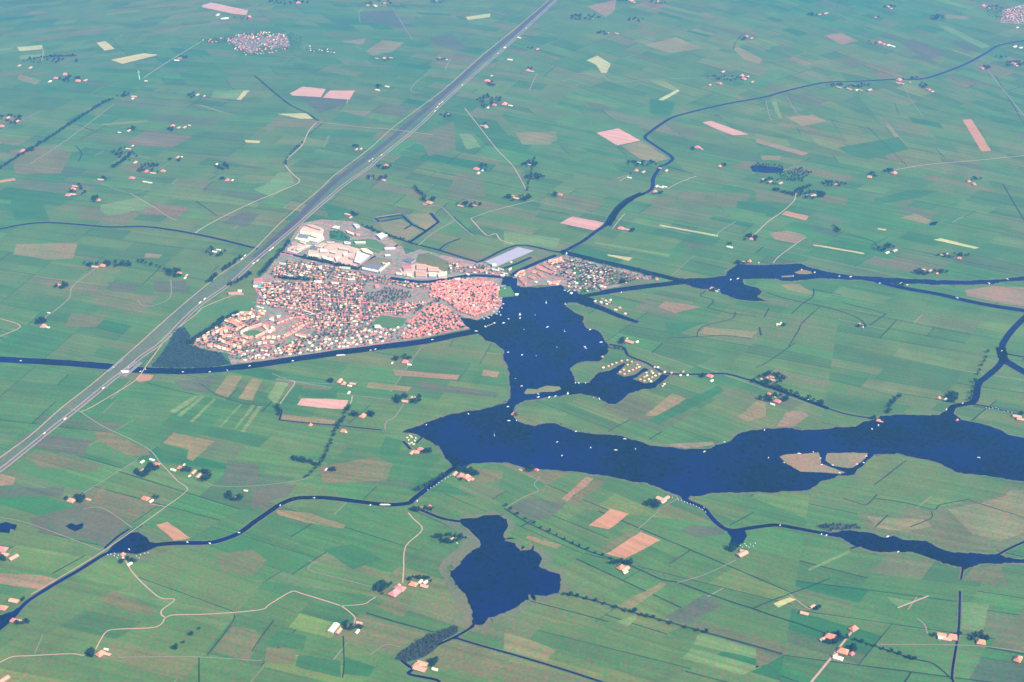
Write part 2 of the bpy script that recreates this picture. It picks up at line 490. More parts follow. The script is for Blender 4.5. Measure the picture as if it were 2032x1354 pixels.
FLD = [
 ('pink', [(401, 11), (419, 5), (492, 21), (489, 30), (465, 28), (403, 15)]), ('sand', [(34, 94), (83, 90), (83, 98), (39, 102)]),
 ('lime', [(39, 111), (83, 108), (80, 115), (39, 118)]), ('sand', [(191, 85), (209, 82), (228, 97), (207, 101)]), ('sand', [(220, 119), (284, 106), (315, 109), (243, 127)]),
 ('tan', [(39, 147), (83, 160), (70, 168), (34, 158)]), ('lime', [(202, 246), (292, 239), (292, 243), (204, 249)]), ('lime', [(424, 181), (496, 178), (478, 199), (419, 194)]),
 ('sand', [(483, 181), (495, 180), (478, 199), (470, 198)]), ('tan', [(383, 207), (403, 209), (460, 227), (434, 222)]), ('sand', [(486, 278), (517, 280), (514, 284), (488, 283)]),
 ('brown', [(233, 333), (266, 320), (305, 333), (279, 346)]), ('pink', [(575, 186), (601, 172), (647, 177), (637, 193), (580, 190)]), ('pink', [(640, 194), (655, 180), (704, 180), (694, 198)]),
 ('purple', [(590, 191), (691, 198), (689, 207), (634, 225)]), ('sand', [(549, 226), (609, 225), (621, 236), (596, 236)]), ('tan', [(725, 103), (758, 80), (802, 85), (779, 103), (740, 111)]),
 ('sand', [(924, 34), (973, 27), (973, 34), (929, 40)]), ('purple', [(854, 75), (895, 67), (929, 96), (903, 101), (862, 88)]), ('purple', [(720, 23), (784, 21), (805, 57), (720, 44)]),
 ('lime', [(911, 266), (934, 265), (955, 292), (926, 297)]), ('rose', [(678, 83), (727, 76), (720, 89)]), ('rose', [(1165, 13), (1222, 0), (1220, 21), (1202, 34)]),
 ('sand', [(1163, 120), (1186, 111), (1212, 127), (1204, 145), (1194, 145), (1183, 129)]), ('tan', [(1279, 90), (1341, 74), (1393, 96), (1331, 106)]),
 ('tan', [(1455, 98), (1465, 93), (1514, 119), (1507, 127), (1478, 119)]), ('lime', [(1287, 160), (1315, 159), (1349, 178), (1336, 181)]), ('sand', [(1305, 199), (1344, 178), (1349, 181), (1310, 203)]),
 ('pink', [(1183, 264), (1227, 255), (1271, 279), (1225, 289)]), ('tan', [(1233, 290), (1274, 281), (1328, 315), (1302, 322), (1269, 315)]), ('tan', [(1023, 264), (1103, 261), (1106, 277), (1090, 288), (1036, 287)]),
 ('pink', [(1393, 243), (1411, 240), (1486, 267), (1455, 269), (1424, 257)]), ('orange', [(1910, 238), (1928, 237), (1967, 300), (1948, 301)]), ('lime', [(1861, 52), (1880, 52), (1966, 92), (1950, 97)]),
 ('purple', [(1890, 86), (1908, 81), (1950, 99), (1919, 102)]), ('purple', [(1783, 84), (1814, 79), (1887, 105), (1840, 120)]), ('tan', [(1560, 233), (1613, 228), (1641, 241), (1592, 251)]),
 ('tan', [(1877, 29), (1924, 34), (1919, 39), (1877, 37)]), ('rose', [(1636, 71), (1668, 65), (1702, 81), (1670, 89)]), ('dark', [(1662, 293), (1783, 272), (1804, 296), (1723, 317), (1688, 309)]),
 ('tan', [(1762, 243), (1804, 296), (1796, 296), (1757, 249)]), ('rose', [(1500, 275), (1605, 304), (1592, 309), (1500, 283)]), ('tan', [(1510, 309), (1552, 309), (1547, 318), (1513, 318)]),
 ('orange', [(0, 358), (28, 354), (32, 358), (0, 363)]), ('lime', [(199, 407), (271, 393), (308, 411), (215, 429), (199, 418)]), ('tan', [(34, 485), (155, 482), (145, 513), (98, 516), (26, 505)]),
 ('purple', [(305, 560), (370, 557), (375, 578), (310, 580)]), ('purple', [(215, 560), (271, 565), (264, 580), (217, 578)]), ('brown', [(142, 622), (212, 627), (191, 650), (129, 648)]),
 ('rose', [(289, 503), (323, 505), (315, 513), (287, 511)]), ('purple', [(481, 420), (517, 423), (491, 451), (439, 443)]), ('lime', [(503, 376), (534, 363), (552, 343), (575, 340), (585, 363), (539, 392)]),
 ('dark', [(640, 402), (702, 418), (696, 430), (655, 438)]), ('tan', [(748, 438), (795, 433), (836, 461), (810, 477), (766, 461)]), ('tan', [(797, 428), (849, 423), (867, 441), (844, 456)]),
 ('pink', [(1111, 443), (1137, 429), (1199, 442), (1181, 458)]), ('rose', [(1305, 609), (1320, 598), (1393, 609), (1339, 622)]), ('tan', [(1385, 663), (1398, 650), (1504, 658), (1491, 671)]),
 ('sand', [(1204, 505), (1256, 512), (1248, 518), (1207, 508)]), ('sand', [(1310, 446), (1426, 467), (1424, 470), (1310, 449)]), ('lime', [(1181, 480), (1331, 505), (1328, 511), (1181, 484)]),
 ('lime', [(1000, 459), (1111, 474), (1103, 492), (1000, 485)]), ('brown', [(1340, 380), (1490, 385), (1480, 402), (1460, 412), (1350, 405)]), ('dark', [(1465, 399), (1519, 405), (1519, 425), (1460, 412)]),
 ('orange', [(1550, 426), (1560, 419), (1605, 429), (1599, 438)]), ('rose', [(1526, 463), (1563, 458), (1599, 468), (1579, 484), (1539, 476)]), ('dark', [(1520, 405), (1547, 416), (1534, 430), (1520, 430)]),
 ('dark', [(1736, 395), (1804, 377), (1861, 379), (1827, 392), (1749, 405), (1733, 403)]), ('tan', [(1785, 432), (1817, 425), (1848, 437), (1840, 445)]), ('sand', [(1853, 476), (1866, 473), (1945, 492), (1935, 494)]),
 ('sand', [(1613, 485), (1715, 502), (1715, 505), (1615, 488)]), ('sand', [(1741, 453), (1759, 455), (1757, 458), (1742, 456)]), ('rose', [(1914, 576), (1971, 568), (2045, 571), (2045, 612), (1958, 596), (1919, 587)]),
 ('tan', [(1547, 565), (1586, 565), (1613, 581), (1605, 585), (1565, 576)]), ('brown', [(1500, 374), (1573, 387), (1568, 403), (1500, 400)]), ('brown', [(1631, 387), (1683, 392), (1678, 408), (1626, 400)]),
 ('orange', [(269, 755), (277, 743), (305, 745), (297, 755), (279, 759)]), ('lime', [(385, 785), (398, 786), (345, 822), (336, 817)]), ('lime', [(400, 787), (407, 788), (358, 828), (351, 825)]),
 ('lime', [(424, 791), (428, 794), (383, 838), (377, 836)]), ('lime', [(476, 803), (479, 805), (439, 848), (437, 845)]), ('lime', [(499, 804), (507, 805), (470, 852), (465, 851)]),
 ('lime', [(512, 806), (520, 807), (486, 858), (478, 857)]), ('tan', [(424, 781), (452, 745), (481, 747), (452, 789)]), ('tan', [(473, 791), (499, 752), (520, 755), (501, 796)]),
 ('tan', [(323, 879), (344, 858), (426, 876), (383, 915), (370, 910), (375, 893)]), ('dark', [(313, 897), (323, 882), (372, 894), (367, 913), (326, 910)]), ('purple', [(346, 758), (422, 747), (418, 778), (367, 776)]),
 ('brown', [(186, 856), (220, 858), (290, 893), (300, 903), (258, 907), (194, 874)]), ('purple', [(439, 959), (452, 913), (514, 923), (512, 960)]), ('rose', [(0, 941), (31, 949), (28, 962), (0, 964)]),
 ('purple', [(78, 861), (181, 874), (165, 907), (67, 887)]), ('purple', [(0, 966), (129, 969), (124, 984), (0, 988)]), ('brown', [(47, 907), (72, 892), (207, 923), (181, 938), (78, 926)]),
 ('brown', [(181, 975), (207, 967), (212, 998), (190, 1003)]), ('pink', [(590, 804), (598, 791), (652, 792), (691, 794), (681, 813), (634, 809)]), ('tan', [(555, 832), (559, 822), (673, 836), (668, 843)]),
 ('tan', [(733, 758), (818, 768), (810, 777), (727, 770)]), ('rose', [(779, 734), (911, 745), (908, 754), (784, 745)]), ('purple', [(833, 757), (991, 780), (986, 790), (833, 774)]),
 ('rose', [(960, 734), (991, 739), (986, 750), (955, 745)]), ('dark', [(751, 895), (766, 866), (800, 876), (787, 905), (758, 907)]), ('lime', [(530, 787), (549, 758), (574, 760), (548, 804)]),
 ('dark', [(557, 804), (587, 764), (603, 766), (585, 804)]), ('dark', [(585, 770), (668, 776), (668, 790), (600, 788)]), ('brown', [(939, 928), (999, 936), (991, 959), (939, 954)]),
 ('brown', [(634, 926), (745, 907), (779, 920), (769, 954), (640, 960)]), ('purple', [(500, 966), (590, 962), (572, 985), (545, 993), (500, 1012)]), ('tan', [(549, 1012), (614, 1019), (686, 1043), (681, 1050), (609, 1038), (552, 1022)]),
 ('rose', [(1114, 990), (1165, 946), (1180, 950), (1125, 996)]), ('brown', [(1128, 996), (1184, 951), (1202, 957), (1145, 1000)]), ('tan', [(1465, 827), (1504, 794), (1520, 796), (1520, 827), (1483, 838)]),
 ('rose', [(1305, 883), (1414, 877), (1417, 883), (1375, 890), (1323, 887)]), ('tan', [(1279, 825), (1333, 781), (1362, 791), (1310, 827)]), ('dark', [(1344, 804), (1426, 765), (1437, 776), (1310, 842), (1284, 835)]),
 ('purple', [(1005, 1011), (1044, 988), (1124, 999), (1090, 1029), (1050, 1033)]), ('rose', [(1539, 847), (1560, 819), (1589, 814), (1605, 824), (1576, 847)]),
 ('brown', [(1699, 1020), (1728, 1019), (1749, 1025), (1793, 1022), (1800, 1005), (1850, 1017), (1870, 1005), (1950, 992), (1984, 985), (2000, 962), (2045, 963), (2045, 1066), (1985, 1092), (1940, 1092), (1887, 1090), (1866, 1080), (1835, 1065), (1793, 1062), (1749, 1058), (1720, 1048)]),
 ('tan', [(1880, 1010), (1950, 998), (1990, 985), (2010, 972), (2045, 975), (2045, 1050), (1985, 1075), (1930, 1060)]), ('tan', [(1720, 1025), (1760, 1028), (1830, 1030), (1850, 1045), (1800, 1055), (1740, 1048)]), ('rose', [(1800, 1012), (1870, 1020), (1900, 1030), (1860, 1050), (1810, 1035)]),
 ('purple', [(1615, 1045), (1640, 1038), (1700, 1038), (1708, 1048), (1690, 1053), (1645, 1055)]), ('orange', [(1168, 1043), (1212, 1010), (1248, 1020), (1207, 1051)]),
 ('orange', [(1204, 1100), (1271, 1056), (1311, 1072), (1240, 1109)]), ('brown', [(1181, 1092), (1246, 1058), (1268, 1056), (1202, 1099)]), ('purple', [(1318, 1226), (1395, 1182), (1439, 1198), (1367, 1239)]),
 ('lime', [(1222, 1234), (1261, 1220), (1264, 1228), (1246, 1244)]), ('tan', [(1222, 1203), (1313, 1156), (1326, 1159), (1253, 1208)]), ('tan', [(1000, 1257), (1039, 1265), (1101, 1291), (1085, 1312), (1000, 1291)]),
 ('lime', [(1354, 1306), (1372, 1286), (1512, 1324), (1473, 1340)]), ('lime', [(1383, 1262), (1393, 1257), (1520, 1293), (1520, 1312), (1375, 1278)]), ('brown', [(1000, 1309), (1181, 1355), (1000, 1370)]),
 ('tan', [(1047, 1063), (1116, 1082), (1103, 1089), (1044, 1069)]), ('lime', [(1601, 1130), (1683, 1093), (1688, 1097), (1606, 1133)]), ('sand', [(1534, 1198), (1568, 1185), (1579, 1190), (1545, 1206)]),
 ('lime', [(1908, 1195), (1963, 1200), (1950, 1253), (1906, 1247)]), ('brown', [(1910, 1151), (1929, 1128), (1984, 1124), (2003, 1166), (1950, 1156)]), ('brown', [(1966, 1279), (2045, 1195), (2045, 1299), (1997, 1287)]),
 ('lime', [(1759, 1185), (1809, 1192), (1783, 1206)]), ('brown', [(1500, 1287), (1552, 1302), (1526, 1318), (1500, 1326)]), ('orange', [(310, 1043), (333, 1035), (377, 1069), (345, 1073)]),
 ('brown', [(194, 1190), (227, 1172), (315, 1211), (310, 1219), (271, 1216)]), ('rose', [(0, 1138), (78, 1141), (116, 1151), (78, 1170), (0, 1159)]), ('purple', [(59, 1030), (155, 1004), (220, 1020), (250, 1046), (204, 1086), (165, 1066), (85, 1061)]),
 ('brown', [(424, 1291), (460, 1244), (504, 1250), (520, 1262), (491, 1314)]), ('brown', [(528, 1286), (588, 1291), (583, 1319), (526, 1314)]), ('dark', [(593, 1299), (676, 1312), (676, 1345), (585, 1322)]),
 ('dark', [(523, 1283), (552, 1252), (609, 1262), (603, 1288)]), ('dark', [(686, 1304), (745, 1324), (733, 1343), (681, 1337)]), ('brown', [(740, 1203), (784, 1190), (813, 1208), (800, 1224)]),
 ('brown', [(500, 1092), (530, 1112), (500, 1145), (440, 1130), (430, 1100)]), ('green', [(738, 642), (758, 624), (808, 632), (797, 648), (779, 650), (730, 645)]),
 ('dark', [(1320, 640), (1400, 640), (1330, 668)]), ('dark', [(1290, 195), (1340, 205), (1330, 230), (1290, 225)]),
 ('dark', [(20, 400), (80, 392), (100, 440), (30, 436)]),
 ('purple', [(1350, 1052), (1378, 1042), (1436, 1049), (1440, 1060), (1380, 1066)]), ('dark', [(640, 1090), (700, 1080), (760, 1110), (700, 1130)]),
 ('lime', [(1530, 200), (1540, 200), (1552, 235), (1545, 235)]), ('lime', [(650, 270), (655, 270), (645, 292), (640, 292)]),
 ('brown', [(20, 300), (90, 290), (145, 300), (120, 345), (30, 345)]), ('brown', [(860, 95), (930, 110), (950, 120), (900, 125)]),
 ('brown', [(830, 270), (900, 240), (905, 300), (850, 310)]), ('brown', [(910, 340), (960, 360), (965, 390), (880, 395)]), ('brown', [(1200, 400), (1180, 420), (1100, 400), (1110, 385)]),
 ('brown', [(1290, 395), (1340, 385), (1340, 405), (1300, 410)]),
]
for i, (k, pts) in enumerate(FLD):
    sheet('field', pts, 0.30 + 0.02 * (i % 5), 'field_' + k, rag=3.5, step=22)

# ------------------------------------------------------------------ water
LAKE = [(1000, 588), (994, 606), (990, 619), (965, 629), (945, 636), (924, 632), (913, 630), (920, 642), (934, 653), (942, 660), (950, 663), (963, 676), (981, 680), (999, 695), (1001, 714), (1007, 729), (1012, 752), (1012, 789), (1004, 799), (952, 814), (901, 822), (849, 838), (797, 858),
        (820, 861), (844, 871), (872, 887), (885, 907), (893, 917), (895, 925), (911, 935), (939, 920), (963, 918), (1000, 918), (1031, 924), (1052, 933), (1085, 932), (1134, 935), (1181, 941), (1233, 951), (1284, 960), (1323, 975), (1352, 988), (1360, 995), (1370, 985), (1414, 979), (1491, 977),
        (1537, 977), (1605, 972), (1631, 955), (1662, 946), (1694, 942), (1704, 931), (1723, 913), (1733, 902), (1785, 900), (1814, 908), (1840, 913), (1872, 923), (1895, 937), (1958, 944), (2032, 957), (2120, 975), (2120, 890), (2032, 870), (2003, 863), (1990, 855), (1961, 845), (1932, 838), (1906, 834), (1893, 823),
        (1887, 816), (1877, 816), (1866, 823), (1832, 825), (1788, 823), (1749, 825), (1738, 832), (1717, 837), (1696, 847), (1662, 847), (1644, 853), (1592, 854), (1571, 849), (1539, 851), (1500, 853), (1491, 854), (1465, 863), (1439, 879), (1403, 892), (1362, 892), (1310, 887), (1289, 884), (1274, 878), (1233, 866),
        (1181, 862), (1145, 857), (1098, 840), (1085, 839), (1057, 847), (1039, 841), (1023, 832), (1018, 822), (1023, 807), (1044, 794), (1078, 791), (1116, 785), (1155, 782), (1181, 788), (1207, 801), (1220, 803), (1233, 796), (1248, 783), (1274, 773), (1300, 770), (1305, 765), (1328, 745), (1313, 743), (1295, 760),
        (1279, 761), (1258, 752), (1274, 742), (1286, 734), (1279, 730), (1258, 745), (1238, 748), (1222, 742), (1245, 723), (1238, 721), (1209, 737), (1191, 739), (1178, 750), (1168, 760), (1155, 761), (1141, 760), (1140, 747), (1130, 732), (1140, 725), (1165, 716), (1191, 716), (1204, 701), (1209, 685), (1196, 673), (1191, 660), (1181, 654),
        (1165, 653), (1155, 640), (1160, 629), (1140, 619), (1124, 609), (1129, 601), (1145, 601), (1165, 609), (1188, 598), (1170, 590), (1153, 588), (1145, 578), (1121, 575), (1114, 566), (1065, 571), (1034, 570), (1015, 564), (1008, 560), (1004, 572)]
EASTLAKE = [(1349, 553), (1362, 554), (1413, 551), (1439, 548), (1447, 536), (1463, 526), (1516, 526), (1539, 526), (1586, 524), (1605, 531), (1639, 539), (1683, 547), (1722, 549), (1788, 553), (1866, 557), (1932, 557), (1984, 555), (2032, 549), (2080, 544), (2080, 553), (2032, 557), (1984, 560), (1958, 565), (1893, 566), (1827, 564), (1783, 563), (1743, 562), (1709, 556), (1631, 553), (1605, 555), (1584, 558), (1552, 558), (1539, 553), (1500, 554), (1473, 554), (1478, 565), (1507, 573), (1512, 580), (1501, 590), (1519, 597), (1491, 598), (1460, 594), (1434, 583), (1424, 573), (1400, 575), (1375, 570), (1357, 565)]
REEDPOOL = [(914, 1031), (945, 1027), (963, 1022), (991, 1021), (1007, 1030), (1009, 1043), (999, 1061), (1001, 1074), (1020, 1079), (1034, 1092), (1057, 1091), (1070, 1100), (1075, 1110), (1070, 1126), (1090, 1132), (1111, 1141), (1115, 1156), (1109, 1177), (1085, 1184), (1047, 1180), (1049, 1190), (1021, 1208), (1000, 1216), (986, 1221), (968, 1226), (957, 1242), (937, 1244), (937, 1211), (924, 1185), (908, 1164), (893, 1138), (914, 1120), (926, 1102), (952, 1087), (950, 1071), (934, 1053), (914, 1040)]
SELAKE = [(1631, 1056), (1662, 1058), (1683, 1054), (1709, 1056), (1730, 1059), (1749, 1067), (1777, 1065), (1793, 1071), (1835, 1073), (1866, 1090), (1887, 1097), (1929, 1098), (1950, 1102), (1979, 1101), (1997, 1107), (2032, 1109), (2080, 1112), (2080, 1118), (2032, 1116), (1984, 1119), (1945, 1119), (1924, 1126), (1911, 1134), (1906, 1126), (1879, 1119), (1853, 1110), (1830, 1102), (1809, 1096), (1777, 1096), (1743, 1098), (1725, 1094), (1707, 1085), (1694, 1083), (1678, 1072), (1660, 1064), (1631, 1062)]
POND = [(212, 1096), (227, 1079), (248, 1063), (258, 1057), (274, 1056), (292, 1067), (297, 1076), (323, 1080), (305, 1088), (287, 1096), (271, 1100), (240, 1097), (226, 1098)]
lakes = {'lake': LAKE, 'east': EASTLAKE, 'reedpool': REEDPOOL, 'se': SELAKE, 'pond': POND}
WATERW = []
for nm, pts in lakes.items():
    w = ragged(W(pts), 9.0, 8.0 if nm != 'pond' else 2.5)
    WATERW.append(w)
    tri = tessellate_polygon([[Vector((x, y, 0)) for x, y in w]])
    structure(mesh_obj('lake_water', [(x, y, 0.75) for x, y in w], [tuple(t) for t in tri], 'water'))
    vs, fs = ribbon_geo(w + [w[0]], 16 if nm != 'reedpool' else 36, 0.5, 0.8)
    structure(mesh_obj('lake_bank', vs, fs, 'reed'))
for pts in ([(0, 1040), (12, 1036), (35, 1042), (30, 1052), (20, 1050), (18, 1058), (0, 1057), (-30, 1055), (-30, 1040)], [(129, 1045), (140, 1039), (150, 1042), (165, 1038), (163, 1049), (150, 1055), (138, 1050)],
            [(1439, 1048), (1445, 1058), (1452, 1068), (1447, 1082), (1462, 1084), (1476, 1078), (1482, 1064), (1478, 1052), (1460, 1056)],
            [(1488, 331), (1500, 328), (1530, 331), (1556, 335), (1552, 343), (1520, 344), (1495, 341)],
            [(1843, 445), (1852, 440), (1863, 440), (1856, 447), (1845, 448)],
            [(-10, 1225), (25, 1214), (36, 1206), (40, 1216), (24, 1232), (8, 1246), (-10, 1262)]):
    sheet('pond_water', pts, 0.72, 'water', rag=3, step=10)
CAN = [  # canals and streams: path, width in metres
 ([(-60, 711), (0, 714), (103, 719), (207, 727), (233, 731), (284, 735), (336, 737), (375, 737), (439, 733), (520, 723), (578, 714), (668, 701), (733, 692), (836, 679), (862, 674), (937, 659), (948, 657)], 46),
 ([(-50, 460), (0, 455), (39, 447), (90, 442), (155, 446), (220, 451), (284, 450), (336, 456), (383, 464), (426, 473), (491, 489), (520, 497)], 16),
 ([(1118, 500), (1155, 480), (1181, 461), (1212, 440), (1225, 418), (1258, 392), (1292, 377), (1296, 355), (1305, 340), (1310, 331), (1323, 326), (1335, 315), (1323, 304), (1297, 287), (1280, 274), (1288, 264), (1310, 248), (1336, 233), (1375, 222), (1439, 207), (1517, 193), (1552, 183), (1631, 165), (1696, 162), (1775, 158), (1827, 157), (1866, 147), (1919, 126), (1958, 105), (1984, 90), (2040, 80)], 21),
 ([(1205, 448), (1222, 420), (1245, 398), (1275, 384)], 38),
 ([(1112, 499), (1181, 516), (1245, 531), (1297, 544), (1349, 557)], 36), ([(1150, 588), (1190, 582), (1233, 575), (1297, 567), (1358, 560)], 42),
 ([(1165, 603), (1195, 613), (1230, 628), (1266, 640)], [46, 22]),
 ([(1740, 559), (1788, 571), (1866, 585), (1945, 603), (2060, 621)], 34), ([(1885, 822), (1888, 812), (1895, 806), (1929, 799), (1937, 785), (1942, 761), (1958, 748), (1984, 724), (1990, 706), (1990, 683), (2012, 652), (2045, 620)], 26),
 ([(1986, 690), (1990, 712)], 40), ([(1992, 714), (2012, 727), (2050, 748)], 40), ([(1990, 700), (2010, 705), (2050, 712)], 9), ([(1929, 802), (1971, 810), (2015, 821)], 9),
 ([(1209, 684), (1237, 690), (1247, 706), (1284, 721), (1323, 741), (1388, 743), (1439, 742), (1478, 752), (1500, 758), (1552, 777)], 11), ([(1500, 758), (1552, 777), (1605, 797), (1644, 811)], 19), ([(1640, 810), (1683, 823), (1740, 832)], 8),
 ([(1355, 985), (1366, 995), (1395, 1008), (1406, 1020), (1419, 1035), (1439, 1050), (1460, 1053), (1478, 1050), (1519, 1044), (1547, 1043), (1592, 1051), (1640, 1060), (1665, 1064)], 17),
 ([(902, 928), (875, 949), (849, 969), (822, 990), (810, 999), (771, 1002), (720, 997), (655, 989), (616, 988), (585, 990), (559, 1000), (534, 1016), (500, 1040), (477, 1057), (452, 1068), (419, 1077), (372, 1078), (336, 1079), (300, 1083)], 20),
 ([(232, 1092), (212, 1099), (196, 1107), (155, 1133), (103, 1163), (60, 1190), (42, 1206), (26, 1224), (0, 1238), (-30, 1255)], 14), ([(207, 1089), (230, 1068), (256, 1050)], 9),
 ([(774, 552), (836, 560), (888, 554), (939, 547), (1017, 552)], 26), ([(813, 482), (875, 498), (939, 518), (955, 518), (1026, 487), (1098, 499), (1118, 501)], 13), ([(720, 449), (813, 482)], 12),
 ([(813, 481), (846, 459), (870, 441), (854, 423)], 16), ([(846, 459), (818, 446), (797, 427), (745, 434), (752, 440), (797, 433)], 13), ([(818, 446), (802, 455)], 9), ([(552, 500), (603, 511), (655, 521), (709, 534)], 16), ([(709, 534), (728, 521), (745, 508)], 13),
 ([(985, 537), (1020, 526), (1054, 511)], 16), ([(1015, 548), (1030, 538), (1070, 520), (1104, 507)], 24), ([(1012, 552), (1010, 566)], 70), ([(790, 486), (771, 497)], 12),
 ([(870, 498), (885, 485), (913, 474)], 8), ([(820, 1006), (846, 1017), (880, 1030), (920, 1036)], 11), ([(941, 1242), (908, 1262), (867, 1281)], 8), ([(900, 1265), (952, 1281), (1020, 1300), (1111, 1327), (1200, 1356)], 7),
 ([(797, 1311), (812, 1323), (822, 1328), (811, 1338), (867, 1350), (872, 1362)], 9), ([(1979, 1102), (2005, 1088), (2050, 1068)], 8), ([(1688, 1089), (1705, 1084)], 7), ([(1911, 1128), (1907, 1150)], 6), ([(1905, 1174), (1903, 1240), (1898, 1279), (1889, 1344), (1900, 1360)], 6.5),
 ([(554, 834), (560, 815)], 6), ([(554, 834), (610, 840), (671, 845), (758, 854)], 6), ([(800, 876), (815, 892)], 9), ([(826, 880), (838, 868)], 7), ([(640, 245), (612, 268)], 6),
]
CANW = []
for pts, wd in CAN:
    strip('canal_bank', pts, wd + 8 if isinstance(wd, (int, float)) else [wd[0] + 8, wd[1] + 8], 0.48, 'reed', jit=0.12, step=25)
    strip('canal_water', pts, wd, 0.70, 'water', jit=0.06, step=25, curve=pts[0] not in ((813, 481), (846, 459), (818, 446)))
    CANW.append((dens(smooth(W(pts)) if len(pts) > 2 else W(pts), 12), (wd if isinstance(wd, (int, float)) else wd[0]) / 2))
DIT = [
 ([(1000, 1009), (1052, 1040), (1119, 1071), (1168, 1094), (1227, 1113), (1274, 1133), (1315, 1151), (1344, 1156), (1388, 1172), (1452, 1195), (1494, 1208), (1539, 1224), (1605, 1245), (1636, 1257)], 5), ([(1694, 1268), (1749, 1287), (1814, 1308), (1853, 1318), (1890, 1350)], 5),
 ([(1121, 1178), (1181, 1193), (1258, 1216), (1310, 1230), (1403, 1256), (1496, 1282), (1552, 1298)], 6), ([(1052, 1193), (1129, 1213), (1207, 1234)], 3.5), ([(727, 1217), (784, 1234), (862, 1255)], 5),
 ([(1494, 1208), (1534, 1191), (1573, 1177), (1618, 1160), (1647, 1148)], 4), ([(1958, 1285), (2040, 1300)], 4.5), ([(1521, 581), (1565, 594), (1626, 607), (1683, 623), (1712, 638), (1716, 650)], 5), ([(1615, 573), (1613, 589), (1594, 602), (1571, 623)], 5),
 ([(1618, 575), (1670, 586)], 4), ([(1626, 610), (1592, 641), (1585, 655), (1565, 688)], 4), ([(1759, 623), (1725, 646)], 5), ([(1670, 600), (1696, 607), (1757, 623)], 4), ([(1526, 612), (1516, 631)], 4), ([(1323, 671), (1382, 669), (1439, 666), (1491, 673)], 4),
 ([(1382, 669), (1395, 648), (1450, 634), (1460, 619)], 4), ([(1403, 611), (1416, 596), (1390, 588), (1400, 578)], 5), ([(1403, 611), (1450, 622), (1500, 628)], 4), ([(1507, 650), (1510, 666)], 7), ([(1500, 730), (1526, 717), (1579, 680)], 4), ([(1673, 989), (1704, 999), (1720, 1002), (1741, 981)], 3.5),
 ([(1736, 989), (1801, 999), (1853, 1012), (1866, 1002), (1924, 991)], 3.5), ([(1924, 994), (1984, 1012), (2045, 1032)], 3.5), ([(1848, 1015), (1847, 1029), (1806, 1046)], 4), ([(1736, 1047), (1762, 1022)], 4), ([(395, 1304), (395, 1356)], 3.5), ([(411, 1301), (460, 1237), (465, 1219)], 3), ([(544, 1231), (520, 1262), (500, 1293)], 3.5),
 ([(681, 1262), (683, 1314), (680, 1345)], 3.5), ([(505, 150), (540, 180), (575, 208), (610, 225), (632, 241)], 13), ([(155, 248), (180, 258), (192, 262)], 6), ([(150, 290), (162, 305), (155, 322)], 6), ([(1720, 250), (1800, 330)], 3), ([(1975, 150), (2040, 260)], 4), ([(1990, 365), (2010, 400), (2040, 450)], 5), ([(565, 130), (590, 112), (650, 95)], 4),
 ([(1790, 493), (1850, 505), (1930, 523), (2000, 535)], 4), ([(1680, 465), (1730, 478), (1740, 490)], 5), ([(1065, 415), (1130, 425)], 5), ([(1137, 430), (1199, 441)], 5), ([(1320, 330), (1350, 338), (1375, 345)], 7), ([(1455, 98), (1462, 80), (1480, 65)], 5), ([(1200, 160), (1172, 175)], 3),
 ([(1775, 205), (1785, 230)], 3), ([(390, 400), (430, 428)], 5), ([(900, 430), (935, 462)], 6), ([(395, 760), (430, 783), (480, 800), (520, 806)], 3.5), ([(290, 760), (350, 775), (395, 785)], 3), ([(1665, 0), (1660, 20)], 3),
]
for pts, wd in DIT:
    strip('ditch', pts, wd, 0.62, 'ditch_water', jit=0.25, step=25)
# islands, the reservoir and the reed marsh
for pts, m_ in (([(1547, 907), (1560, 902), (1626, 899), (1628, 921), (1652, 929), (1678, 938), (1668, 942), (1640, 939), (1589, 937), (1560, 921)], 'field_rose'), ([(1637, 914), (1641, 900), (1690, 899), (1723, 900), (1717, 910), (1694, 929), (1683, 930), (1652, 925)], 'field_rose'),
              ([(1039, 780), (1046, 772), (1065, 773), (1085, 766), (1110, 768), (1114, 773), (1098, 778), (1075, 779), (1060, 783), (1044, 783)], 'field_tan'), ([(1576, 541), (1590, 535), (1608, 539), (1612, 543), (1600, 545), (1582, 544)], 'field_tan'),
              ([(1550, 548), (1570, 547), (1575, 550), (1552, 551)], 'field_tan')):
    sheet('island', pts, 1.0, m_, rag=4, step=10)
sheet('reservoir', [(962, 520), (1028, 491), (1060, 498), (985, 530)], 0.9, 'field_purple')
MATS_RES = ground_mat('still_pale_water', (0.40, 0.34, 0.36), rough=0.3, amp=0.1, hue=0.05)
bpy.data.objects['reservoir'].data.materials[0] = MATS_RES
for pts in ([(852, 1020), (905, 1040), (930, 1060), (945, 1078), (935, 1090), (905, 1108), (885, 1130), (888, 1145), (905, 1170), (920, 1195), (932, 1212), (932, 1243), (905, 1240), (880, 1240), (915, 1222), (900, 1185), (868, 1130), (880, 1110), (912, 1085), (920, 1065), (890, 1045)],):
    sheet('reed_marsh', pts, 0.42, 'reed', rag=5, step=12)

